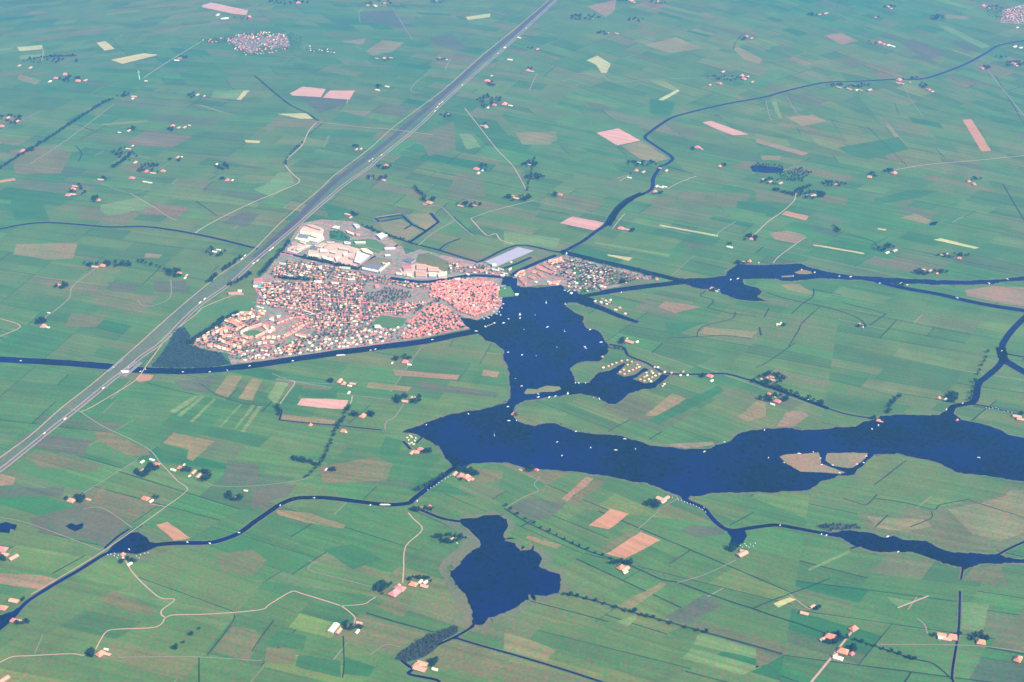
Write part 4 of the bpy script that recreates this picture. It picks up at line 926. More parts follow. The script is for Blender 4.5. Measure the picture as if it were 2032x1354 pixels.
# ------------------------------------------------------------------ farms and lone buildings: (x, y, place, buildings, trees n, dx, dy, rx, ry)
# building code: letter dx dy [size factor]; R orange farm, D red farm, P pink low building, W white shed, C cream shed, G grey shed
S = [
 (60, 136, "far upper-left tree belt", "P0,0 P-22,-4", 26, 40, -14, 55, 5), (129, 152, "upper-left hamlet with the cream shed", "D-18,5 D0,-3 C-30,11 R26,10 P40,9", 22, 10, 6, 22, 6), (351, 121, "lane to the far left village", "W0,0 P6,-4 0.7", 5, 12, -6, 8, 3),
 (290, 162, "wind turbine on the lane", "W0,0 0.6", 0, 0, 0, 1, 1), (266, 193, "end of the far left dyke", "P0,0 C-3,4 0.8", 8, -22, -3, 14, 4), (391, 190, "yard left of the lime field", "P0,0 P14,2 0.7", 8, -8, 1, 12, 5),
 (4, 252, "left frame edge north of the dyke", "D0,0 P12,-17 P30,-10", 26, 20, -14, 24, 10), (45, 301, "dyke road at the far left", "R0,0 1.2", 6, 10, -3, 14, 5), (247, 262, "pale green strip field", "C-10,2 0.7 P8,-1", 6, 15, -5, 12, 3),
 (352, 251, "long pink barn above the left fields", "D-9,0 P2,4 P14,3 C24,-1 0.6", 10, -12, 3, 8, 8), (255, 297, "curved tree line left of centre", "P0,0 P8,-6 0.8", 18, -6, 8, 26, 16), (352, 314, "pink sheds right of the left hamlet", "P0,0 C8,-1 0.6", 6, -2, 4, 14, 4),
 (429, 328, "dark grove left of the motorway", "C0,0", 14, 12, 4, 14, 6), (294, 349, "red-roofed left hamlet", "D-4,-7 P-26,-25 R30,-8 D-32,6 1.2 C-6,13 C4,15 P10,-4", 26, 2, -12, 26, 10), (200, 358, "lane west of the red hamlet", "P0,0", 4, 8, -2, 5, 3),
 (141, 383, "meadow far left of centre", "R4,-6 D-6,6 P4,4 P8,-12", 14, 14, -4, 16, 12), (196, 399, "corner of the big lime field", "R0,0 0.9", 9, -6, -2, 7, 5), (451, 359, "meadow west of the motorway", "D0,0 C10,0 0.8", 5, -9, -2, 6, 3), (430, 499, "tree-lined plot beside the motorway", "C-4,2 W4,-2 0.8", 9, 2, 3, 30, 8),
 (197, 531, "dark tree belt in the left meadows", "P-8,0 1.1 R7,-2 1.1", 34, 20, -5, 60, 5), (117, 567, "ring of trees in the left meadows", "R0,0 0.8", 16, 6, 1, 14, 6), (360, 548, "tall trees left of the motorway", "R-4,-4 C7,5 P10,0 0.8", 20, -14, -4, 18, 8), (97, 622, "bend of the left farm lane", "W0,0 0.5", 2, 3, 0, 3, 2),
 (86, 648, "lone left farm with dark trees", "R0,1 1.3 C9,3", 16, -4, -8, 10, 8), (294, 918, "tangle of lanes at lower left", "C-12,0 W8,-4 0.8 R17,5", 18, 6, 12, 16, 7), (282, 938, "purple-brown orchard", "P0,-3 0.8", 22, 0, 2, 12, 8), (352, 930, "lane junction at lower left", "R6,0 1.1 W-8,4 0.8 C13,-6 0.7", 5, 18, 6, 8, 4),
 (386, 943, "curling yard right of the lane junction", "P-2,-4 P8,3 C-10,3 0.7", 14, 18, 3, 14, 9), (142, 995, "dark ring of trees at lower left", "R0,0 1.2 P34,-2 0.7", 18, 14, -2, 26, 5), (292, 992, "meadow above the dyke road", "R-3,-1 1.2 C8,4 0.8", 2, 18, -3, 4, 2), (469, 985, "grey plot above the winding river", "P-3,4 0.6 W19,-10 0.7", 16, -4, 4, 14, 6),
 (14, 1100, "lower left frame edge above the river", "D-9,-8 1.5 P13,8 1.2 P-4,2", 12, 2, 10, 14, 6), (24, 1200, "left bank of the dyke river", "P4,-6 1.4 R-18,8 1.3", 8, 14, -8, 10, 4), (32, 1233, "mouth of the dyke river", "R-4,0 1.0 P10,0 0.6", 14, 6, 3, 20, 6), (202, 1298, "end of the zigzag lane", "R-2,1 1.4 P12,2 0.8 W9,-8 0.5", 16, -4, 2, 22, 7),
 (248, 1108, "landing below the river pool", "R-4,-6 0.7 C-2,1 0.6 C9,13 0.8", 6, 6, 8, 20, 4), (8, 1350, "bottom left corner", "P0,0 1.2", 3, 5, 6, 8, 3), (806, 721, "meadow south of the canal", "D-2,-1 1.4 C7,4 0.8 W-28,1 0.6", 10, -8, -8, 18, 5), (686, 764, "farm lane south of the canal", "P-12,-6 1.3 R-4,-1 C8,3 0.8 P14,-1 C6,17 1.0", 9, -24, -6, 10, 3),
 (812, 794, "grey yard between the dark groves", "P-8,4 P4,-3 0.8 W11,-4 0.6", 30, -2, 2, 26, 8), (720, 827, "tree pair in the lakeside meadow", "R0,0 1.2", 16, 0, -1, 22, 4), (616, 845, "ditch under the tan strip field", "R0,0 0.9", 0, 0, 0, 1, 1), (681, 857, "ditch corner west of the lake", "R0,0 1.1 C5,2 0.6", 4, 8, 0, 6, 3),
 (829, 896, "southern edge of the ring campsite", "D5,-3 1.1 P-12,4 R-3,3", 8, 14, 2, 14, 4), (650, 933, "lone white shed in the lower meadow", "W-3,0 0.7", 6, 12, 1, 8, 2), (918, 948, "river mouth at the lake", "D-4,-2 1.3 R8,0 1.2 P-16,-6 P14,5 R18,4 0.8", 24, 8, -4, 24, 12), (842, 1009, "river fork below the lake", "R-8,0 0.9 D10,-2 0.7", 10, -4, 3, 22, 6),
 (895, 1071, "dark grove beside the reed pool", "P2,-1 0.6 C12,8 0.4", 32, 0, 0, 30, 9), (786, 1176, "red farmyard at the lane's end", "D-3,2 1.8 D8,-6 1.6 P2,-10 1.0", 26, -16, -6, 28, 12), (826, 1160, "yard with the pale roofs", "R-6,1 1.4 C8,-4 0.8 C18,-3 0.8 P16,5", 14, 6, -6, 24, 8), (690, 1250, "white-roofed farm at the lane's foot", "W-28,-2 1.7 P-18,4 C19,5 1.0 P23,-12 0.8", 16, 6, -6, 26, 8),
 (838, 1327, "farm at the bottom below the small wood", "P-5,2 1.5 P0,-8 1.2 C25,3 1.0 R-10,-4 1.2", 14, 4, -8, 26, 8), (1018, 823, "tip of the lake peninsula", "R0,0 0.8", 1, 4, 2, 3, 1), (1252, 683, "channel north of the cottage jetties", "P-3,-3 1.6 C12,-3 1.0 P-8,-10 0.6", 9, -14, -4, 8, 6), (1410, 752, "dyke path east of the cottages", "R-2,-4 1.2 C2,5 1.0", 4, -10, -4, 8, 3),
 (1065, 934, "south shore of the lake", "R0,0 0.9 P-32,0 0.5", 6, -8, 2, 14, 2), (1316, 994, "triangular yard on the south shore", "P-5,-2 1.3 P6,-4 1.1 P0,3 1.0", 20, -20, 8, 14, 6), (1520, 756, "creekside cluster on the right", "C-8,-2 0.7 D2,-4 0.8 P14,0 1.0 P12,-6 0.8", 26, 14, -4, 28, 10), (1537, 793, "twin farms beneath the creek", "R-11,-10 0.9 D5,5 1.3 C-4,11 0.8 W1,-4 0.3", 22, -4, 0, 30, 8),
 (1743, 836, "small cape on the east lake", "R0,0 0.9 P6,2 0.4", 3, -8, -3, 6, 2), (1872, 794, "dark grove beside the east river", "R-9,-3 0.7 C4,0 0.8", 26, 16, -2, 12, 8), (1899, 835, "north-east shore of the lake", "R0,0 0.6", 1, 3, -2, 3, 2), (2018, 828, "right frame edge above the lake", "P0,0 1.2 P8,6 1.2", 4, 4, -6, 8, 4),
 (1237, 1131, "dark row south of the orange field", "R-5,-3 1.3 P3,0 1.2 C4,6 1.0", 14, -4, -10, 20, 5), (1473, 1101, "head of the south-east inlet", "P0,0 1.5 P3,-5 1.1", 14, -10, -8, 24, 5), (1693, 1249, "top of the straight bottom road", "R0,0 1.2", 8, 2, -6, 6, 3), (1645, 1267, "left side of the straight bottom road", "R2,-2 1.6 P-14,3 0.9", 26, 6, 0, 18, 12),
 (1673, 1298, "right side of the straight bottom road", "R-1,-4 1.5 C-10,10 1.4 D17,1 0.8 P-17,4 0.8", 18, 6, -8, 20, 5), (1604, 1213, "two small farms on the bottom right lane", "P8,-8 0.9 P-8,6 1.1", 12, 12, -6, 10, 5), (1876, 1266, "bottom right ditch crossing", "P-6,-4 1.4 C-7,2 1.2 R12,0 1.5 P3,4", 24, 4, -2, 28, 9), (1946, 1276, "dark hollow on the bottom right lane", "R0,0 1.3", 18, -2, -4, 16, 8),
 (2021, 1308, "bottom right frame edge", "R-2,2 1.3 C1,-2 0.8", 8, 6, 4, 9, 6), (1725, 353, "right-hand lane, first of three farms", "R0,0", 7, 6, -4, 12, 4), (1774, 345, "right-hand lane, tree-sheltered farm", "D0,0 1.1", 10, -10, -3, 12, 4), (1659, 368, "dark hedged yard on the right", "D0,0 0.9", 20, -6, -2, 28, 5), (1927, 363, "meadow below the orange strip field", "R-5,-2 1.1 P6,4", 7, 10, -4, 10, 5),
 (1613, 390, "oval moated yard", "P0,0 1.2 P-12,-1 0.6", 40, -4, -2, 30, 8), (1766, 502, "white barn in the right meadows", "W-6,1 1.2 P9,-3 1.2", 16, -14, -8, 22, 6), (1889, 511, "ditch row on the right", "D14,3 0.9 P-19,-3 0.8 P-10,-6 0.5", 16, 4, -2, 36, 4), (1545, 645, "pasture south of the east water", "C0,0 1.0 C4,-3 0.6 P-4,2 0.6", 2, 8, 2, 6, 2), (1706, 646, "marsh ditch junction", "P-2,-1 0.7 P6,5 0.6", 4, 4, 4, 8, 4),
 (1518, 359, "woods' left side on the right", "P10,3 0.8 P-5,-2 0.7 P30,6", 10, 12, 3, 24, 5), (1845, 538, "long brown ruin by the eastern canal", "P-14,-2 P0,1 P14,6 0.8", 24, 2, 4, 34, 5), (1590, 540, "green island in the east water", "P0,-3 0.6 P26,2 0.4", 3, 12, 0, 12, 2), (1789, 565, "canal fork in the east", "P-2,-1 0.7 W11,2 0.3", 5, -4, 2, 12, 2),
 (1235, 456, "crimson farm below the curved river", "D-3,-1 1.3 P9,1", 5, 16, 3, 8, 2), (1448, 492, "cream barn on the track", "C0,0 1.3", 3, 2, -5, 5, 2), (1490, 475, "tree-ringed farm on the right track", "R1,1", 18, 0, 0, 14, 6), (1487, 520, "north bank of the east water", "R0,0 0.9 P-10,1 0.6 P18,3 0.5", 7, -16, 4, 12, 3), (1111, 388, "dark bush in the middle meadow", "D0,0 1.1", 6, -8, 1, 6, 3),
 (1026, 394, "oval wooded yard", "P-2,1 1.1 P-8,-4 0.6", 32, 4, 0, 28, 6), (1249, 352, "left of the river bend", "C0,2 0.9", 1, 5, -4, 3, 2), (1290, 334, "river bend farms", "R-28,6 1.0 P-14,9 0.9 W-22,-10 0.6 C32,6 1.0 P20,1 0.6", 22, -18, -8, 34, 5), (1308, 376, "barn row on the river's right bank", "R-9,6 W-5,-5 0.9 W4,-3 0.9 W11,-4 0.9", 5, -4, 8, 12, 3),
 (1415, 576, "south bank of the east water", "R-2,-2 1.0 C7,3 0.6", 4, 6, 2, 8, 2), (1385, 295, "meadow beneath the pink wedge field", "D-1,-1 1.1 P7,2 0.8", 5, -8, 1, 6, 2), (1428, 331, "lone red roof near the woods", "R0,0 0.8", 5, 6, -2, 8, 3), (1051, 327, "round grove in the middle meadow", "P0,1 0.5", 24, 0, 0, 16, 5), (1060, 354, "grove beneath the round grove", "P-4,0 0.5", 22, 2, -1, 20, 4),
 (1303, 557, "island tip between the canals", "D0,-1 0.7", 1, -5, -2, 4, 2), (1440, 160, "long farm row above the dark river", "D-13,7 1.2 P-32,10 0.6 R32,-8 1.1 D36,-2 1.1 P42,-6 P52,4 0.8 P-6,-16", 24, 6, -4, 44, 5), (1484, 74, "creek end at the top right", "D-3,-1 P7,3 0.8", 6, -10, 2, 8, 5), (1250, 40, "grove at the top centre", "C0,-1 0.6", 14, 12, 1, 18, 4),
 (1212, 67, "top centre lane", "P-6,0 0.6 P12,1 0.8", 12, -14, 0, 14, 3), (1165, 35, "dark groves at the top centre", "P12,4 0.4", 32, -4, 0, 32, 6), (1050, 142, "lane under the cream field", "D-3,-1 P5,1 0.8", 4, -2, -4, 12, 2), (1005, 209, "dark clump right of the motorway", "R-4,-1 1.3 C8,2 1.1 C-37,6 0.8 D-24,1 0.8", 38, -34, -6, 26, 14),
 (967, 162, "yard right of the motorway", "D0,0 1.2 P8,-10 0.7", 9, 6, 4, 10, 8), (1022, 98, "cream roofs along the motorway's right", "C8,-22 0.9 C-10,22 1.2 C-20,-2 0.7", 0, 0, 0, 1, 1), (1066, 99, "pond-side shed at the top", "P0,0 0.8", 3, -14, -2, 8, 2), (765, 331, "round dark clump left of the big meadow", "R0,0 1.2", 14, -2, 2, 16, 4),
 (947, 339, "centre meadow farm", "D-2,-2 1.2 C2,6 C10,1 0.8", 9, 12, -4, 14, 6), (713, 297, "yard touching the motorway", "P-6,1 0.8 P3,0 0.8", 6, -2, -3, 12, 4), (748, 357, "tree row left of the industrial area", "D13,2 0.9 C-14,-2 0.5", 14, -2, -2, 24, 4), (758, 176, "pair of white sheds at the upper centre", "C-9,4 1.1 C10,-3 1.1", 7, -4, -3, 6, 4),
 (762, 117, "lane beside the upper centre tan field", "R0,0 0.9 P-14,0 0.6 P14,-1 0.6", 4, 4, 3, 10, 2), (745, 13, "top edge left of the motorway", "C0,0 1.2 D-15,-1 0.7 D18,-5 0.8", 12, 8, -6, 34, 4), (592, 7, "top edge tree belt", "R0,0", 36, -22, -2, 44, 5), (876, 118, "motorway's left side at the top", "D-4,-1 0.8 P10,2 0.7", 5, 2, 2, 12, 2),
 (962, 252, "bend of the straight field road", "P2,1 1.2 P-6,-1 0.6", 2, 2, -4, 6, 2), (918, 411, "long tree-backed barn", "P-4,-1 1.1 P24,-2 0.7", 16, 10, -2, 28, 4), (851, 404, "farm above the moat", "R1,0 1.3 P-8,3 0.6", 12, -2, -6, 14, 4), (690, 427, "bare yard above the industrial area", "P0,0 P5,6 0.8", 8, 10, 2, 12, 5), (884, 229, "small dark plot beside the motorway", "P7,-1 0.6", 12, 0, 1, 13, 4),
 (1784, 162, "bend of the dark river at upper right", "R0,-2 1.2 P6,5 0.8 P-2,4 0.8 W22,2 0.5", 6, 18, -6, 20, 2), (1693, 177, "row south of the dark river", "P-28,-2 1.1 P-8,1 C6,3 0.9 P14,3 0.8 P32,3", 26, -12, -5, 44, 4), (1844, 180, "river-side red farm at upper right", "D-2,-1 P6,3 0.7", 8, -12, -8, 8, 5), (1948, 137, "lane start at the right edge", "D0,0 1.1", 9, 6, -1, 12, 3),
 (2013, 128, "right edge tree belt", "D-2,0 1.2 P4,4 0.7", 26, 2, 0, 26, 5), (1756, 90, "crimson barns at the upper right", "D-12,-4 1.2 D-4,-1 1.2 C6,1 1.1 W15,3 1.2", 4, -24, -4, 10, 3), (2020, 94, "white greenhouses by the right edge", "W-7,0 1.2 W5,2 1.0 C-2,-38 1.0", 4, -34, 20, 12, 4), (1762, 15, "top right lane farm", "D0,0 0.9 P6,3 0.6", 10, 2, 0, 12, 3),
 (1737, 36, "single roof beneath the top right lane farm", "D0,0 0.7", 1, 5, 0, 3, 1), (1634, 28, "pale shed with a dark grove at the top right", "P4,0 1.1 P-8,2 0.8", 10, -22, 3, 10, 4), (1955, 13, "outskirts of the corner village", "D-4,0 1.1 W8,4 0.5", 14, 24, 5, 20, 5), (1252, 4, "top edge right of centre", "R0,-1 1.2 P6,2 0.8", 14, -18, -3, 22, 3), (1305, 4, "top edge dark grove", "D0,0 0.6", 12, -2, 1, 18, 4),
 (866, 4, "top edge beside the meadow road", "C0,-1 0.5", 12, 6, 0, 16, 4), (1858, 36, "dark grove in the upper right fields", "P0,-2 0.3", 26, 0, 0, 14, 5), (440, 37, "pink strip field at the top left", "W6,1 2.6 W-8,-6 1.4 D55,-2 0.9", 8, 44, 0, 20, 4),
]
TREESPEC = []
BLD = {'R': ('farmhouse', 'orange-roofed farmhouse', 'farmhouse', 20, 16, 3, 8, 0.75, 'wall_brick', 'roof_orange'), 'D': ('farmhouse', 'deep red-roofed farmhouse', 'farmhouse', 20, 16, 3, 8, 0.75, 'wall_brick', 'roof_red'),
       'P': ('barn', 'pinkish low-roofed barn', 'barn', 24, 13, 3.5, 3.2, 0, 'wall_brick', 'roof_pink'), 'W': ('shed', 'white-roofed metal shed', 'shed', 26, 12, 4, 2.2, 0, 'wall_white', 'roof_white'),
       'C': ('shed', 'cream-roofed shed', 'shed', 22, 12, 4, 2.6, 0, 'wall_white', 'roof_cream')}
import re
for si, (sx, sy, ph, bl, nt_, tdx, tdy, trx, try_) in enumerate(S):
    rg = random.Random(si)
    far = 1.08 + max(0, (600 - sy)) / 600 * 0.75
    spots = []
    for m_ in re.finditer(r'([RDPWCG])(-?\d+),(-?\d+)(?: (\d?\.\d+|\d\.\d))?', bl):
        k, dx, dy, sz = m_.group(1), int(m_.group(2)), int(m_.group(3)), float(m_.group(4) or 1.0)
        p = G(sx + dx, sy + dy)
        th1, th2 = local_angles(p)
        name, lb, cat, l, w, h, rh, hip, wl_, rf = BLD[k]
        q = round(min(2.2, sz * far * (.75 if k in 'WC' else .9)) * 4) / 4 or 0.25
        th = rg.choice((th1, th2))
        building(name, lb + ' at the ' + ph, cat, p, th, l * q, w * q, h * (q ** .5), rh * (q ** .6), hip, wl_, rf, 'farm buildings scattered over the polder', (sx + dx, sy + dy), chim=(k in 'RD'))
        spots.append((p, l * q * 0.7 + 4))
    m = 0
    for _ in range(nt_ * 4):
        if m >= nt_: break
        a = rg.uniform(0, 6.28); r = math.sqrt(rg.uniform(0.05, 1))
        p = G(sx + tdx + math.cos(a) * r * trx, sy + tdy + math.sin(a) * r * try_)
        if any(math.hypot(p[0] - s_[0][0], p[1] - s_[0][1]) < s_[1] for s_ in spots) or near_water(p, 1): continue
        ca_ = math.cos(a) * r * trx + tdx; sa_ = math.sin(a) * r * try_ + tdy
        sd_ = ('left of' if ca_ < 0 else 'right of') if abs(ca_) > abs(sa_) * 1.8 else ('above' if sa_ < 0 else 'below')
        TREES.append((p[0], p[1], 'dark leafy tree ' + sd_ + ' the ' + ph)); m += 1

# ------------------------------------------------------------------ tree rows
TL = [
 ([(378, 682), (386, 676), (405, 664), (430, 648), (450, 632), (470, 624)], 9, 9, "belt west of the oval terraces", 3), ([(515, 548), (535, 525), (552, 508), (575, 480)], 12, 7, "belt between motorway and village", 2), ([(445, 536), (462, 524), (478, 512)], 14, 9, "motorway junction, upper side", 2),
 ([(415, 560), (430, 548)], 9, 9, "motorway junction, lower left side", 2), ([(455, 568), (485, 552), (496, 545)], 12, 8, "motorway junction, lower right side", 2), ([(603, 513), (655, 524), (709, 536)], 10, 5, "inner canal of the business park", 2), ([(548, 552), (580, 555), (622, 558)], 10, 5, "road behind the long cream hall", 2),
 ([(691, 812), (680, 835), (671, 845), (660, 875), (645, 905), (632, 925), (605, 950)], 22, 4, "farm track south of the canal", 1), ([(585, 912), (605, 917), (630, 923)], 11, 6, "short hedge in the lower meadow", 2), ([(0, 336), (52, 303), (103, 272), (181, 220), (222, 198)], 18, 6, "long dyke at the far left", 2),
 ([(225, 334), (245, 320), (262, 305)], 14, 7, "curved row left of centre", 2), ([(275, 520), (310, 530), (340, 540)], 18, 4, "row joining the two left farms", 1), ([(552, 810), (556, 825)], 10, 4, "ditch corner of the pink field", 1), ([(1495, 757), (1540, 772), (1590, 790), (1630, 803)], 13, 11, "wide creek on the right", 2),
 ([(1758, 820), (1768, 806), (1782, 788)], 10, 6, "short shrub row above the east lake", 1), ([(1120, 505), (1180, 520), (1245, 535), (1300, 550)], 15, 6, "northern bank of the island", 1), ([(825, 374), (833, 384), (845, 392)], 9, 3, "lane to the moat farm", 1), ([(1655, 450), (1664, 462)], 12, 4, "field corner on the right", 1),
 ([(1180, 160), (1172, 172)], 18, 3, "x", 0), ([(1005, 1006), (1060, 1040), (1120, 1072), (1180, 1098), (1240, 1118)], 40, 3, "long ditch path at the lower centre", 1), ([(1120, 1180), (1181, 1195), (1258, 1218), (1310, 1232), (1403, 1258)], 36, 3, "long straight ditch at the bottom", 1),
 ([(1640, 1258), (1695, 1272), (1750, 1289), (1814, 1310)], 36, 3, "ditch crossing the bottom road", 1), ([(1535, 378), (1555, 383), (1575, 388)], 13, 5, "dark bar below the woods", 2), ([(1580, 383), (1590, 376), (1604, 372)], 13, 5, "dark crook above the oval yard", 2), ([(600, 285), (570, 315), (567, 328)], 30, 3, "pink lane left of the motorway", 1),
 ([(1690, 820), (1690, 821)], 10, 2, "x", 0), ([(1340, 560), (1350, 563)], 10, 2, "x", 0), ([(720, 449), (760, 466), (810, 480)], 14, 4, "straight ditch north of the business park", 1), ([(395, 1250), (350, 1290)], 30, 3, "diagonal ditch at the bottom left", 1), ([(1195, 690), (1240, 695)], 20, 4, "creek north of the cottages", 1),
 ([(830, 975), (860, 958), (885, 943)], 22, 4, "east bank of the river mouth", 1), ([(1060, 318), (1045, 380)], 40, 3, "straight road in the middle meadow", 1), ([(1960, 700), (1935, 760), (1925, 795)], 36, 4, "banks of the east river", 1), ([(60, 118), (100, 114), (150, 112)], 13, 5, "upper-left belt", 2),
]
for pts, sp, wd, ph, k in TL:
    for _ in range(k):
        tree_line(pts, sp, wd, 'dark leafy tree in the ' + ph if ph.startswith(('row', 'belt', 'short', 'long', 'upper', 'curved')) else 'dark leafy tree along the ' + ph)

# nearest trees become single objects, the rest of the far rows one mass
TREES = [t for t in TREES if t[1] > 2600]
TREES.sort(key=lambda t: math.hypot(t[0], t[1]))
VIS = [t for t in TREES if 0 < px_of(t[:2])[0] < 2032 and px_of(t[:2])[1] < 1354]
IND = set(id(t) for t in VIS[:285])
far_t = []
for t in TREES:
    if id(t) in IND:
        k = TRG.randrange(6)
        o = thing('tree', t[2], 'tree', px_of(t[:2]), (t[0], t[1], 0.3), TRG.uniform(0, 6.28), 'farmyard and roadside trees of the nearer polder')
        s = TRG.uniform(.65, 1.15); o.scale = (s, s, s * TRG.uniform(.85, 1.15))
        part('trunk', TMESH[k][0], o); part('crown', TMESH[k][1], o)
    else: far_t.append((t[0], t[1], 0.2))
tree_mass('distant_trees', far_t, 'dark trees round the distant farms and along the far dykes', 'trees', scale=1.45)
tree_mass('woodland', [(x, y, .2) for x, y in scatter_poly([(785, 1306), (800, 1290), (830, 1272), (850, 1262), (880, 1250), (908, 1243), (908, 1256), (880, 1272), (862, 1290), (845, 1303), (820, 1311), (800, 1316)], 8.5, TRG)], 'small dark wood at the foot of the reed pool', 'wood', mat='leaves_willow', scale=.8)
tree_mass('woodland', [(x, y, .2) for x, y in scatter_poly([(300, 728), (330, 690), (348, 655), (366, 650), (378, 668), (374, 684), (398, 693), (440, 702), (456, 722), (430, 730), (380, 733), (336, 733)], 11.5, TRG)], 'dark young wood wedged between motorway, canal and terraces', 'wood', mat='leaves_young', scale=.7)
tree_mass('woodland', [(x, y, .2) for pts in ([(1540, 345), (1590, 335), (1612, 342), (1592, 362), (1550, 358)], [(1488, 331), (1500, 326), (1556, 330), (1558, 336)]) for x, y in scatter_poly(pts, 17, TRG)], 'blue-dark woods round the long pond at upper right', 'wood')
tree_mass('woodland', [(x, y, .3) for x, y in scatter_poly([(1615, 1047), (1640, 1040), (1700, 1040), (1712, 1050), (1690, 1054), (1645, 1056)], 15, TRG)], 'scrub on the north shore of the south-east lake', 'wood')
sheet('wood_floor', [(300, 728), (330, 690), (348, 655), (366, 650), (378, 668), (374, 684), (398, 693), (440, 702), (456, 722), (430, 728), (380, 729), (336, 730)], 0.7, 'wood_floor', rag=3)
sheet('wood_floor', [(785, 1306), (800, 1290), (830, 1272), (850, 1262), (880, 1250), (908, 1243), (908, 1256), (880, 1272), (862, 1290), (845, 1303), (820, 1311), (800, 1316)], 0.6, 'wood_floor', rag=3)

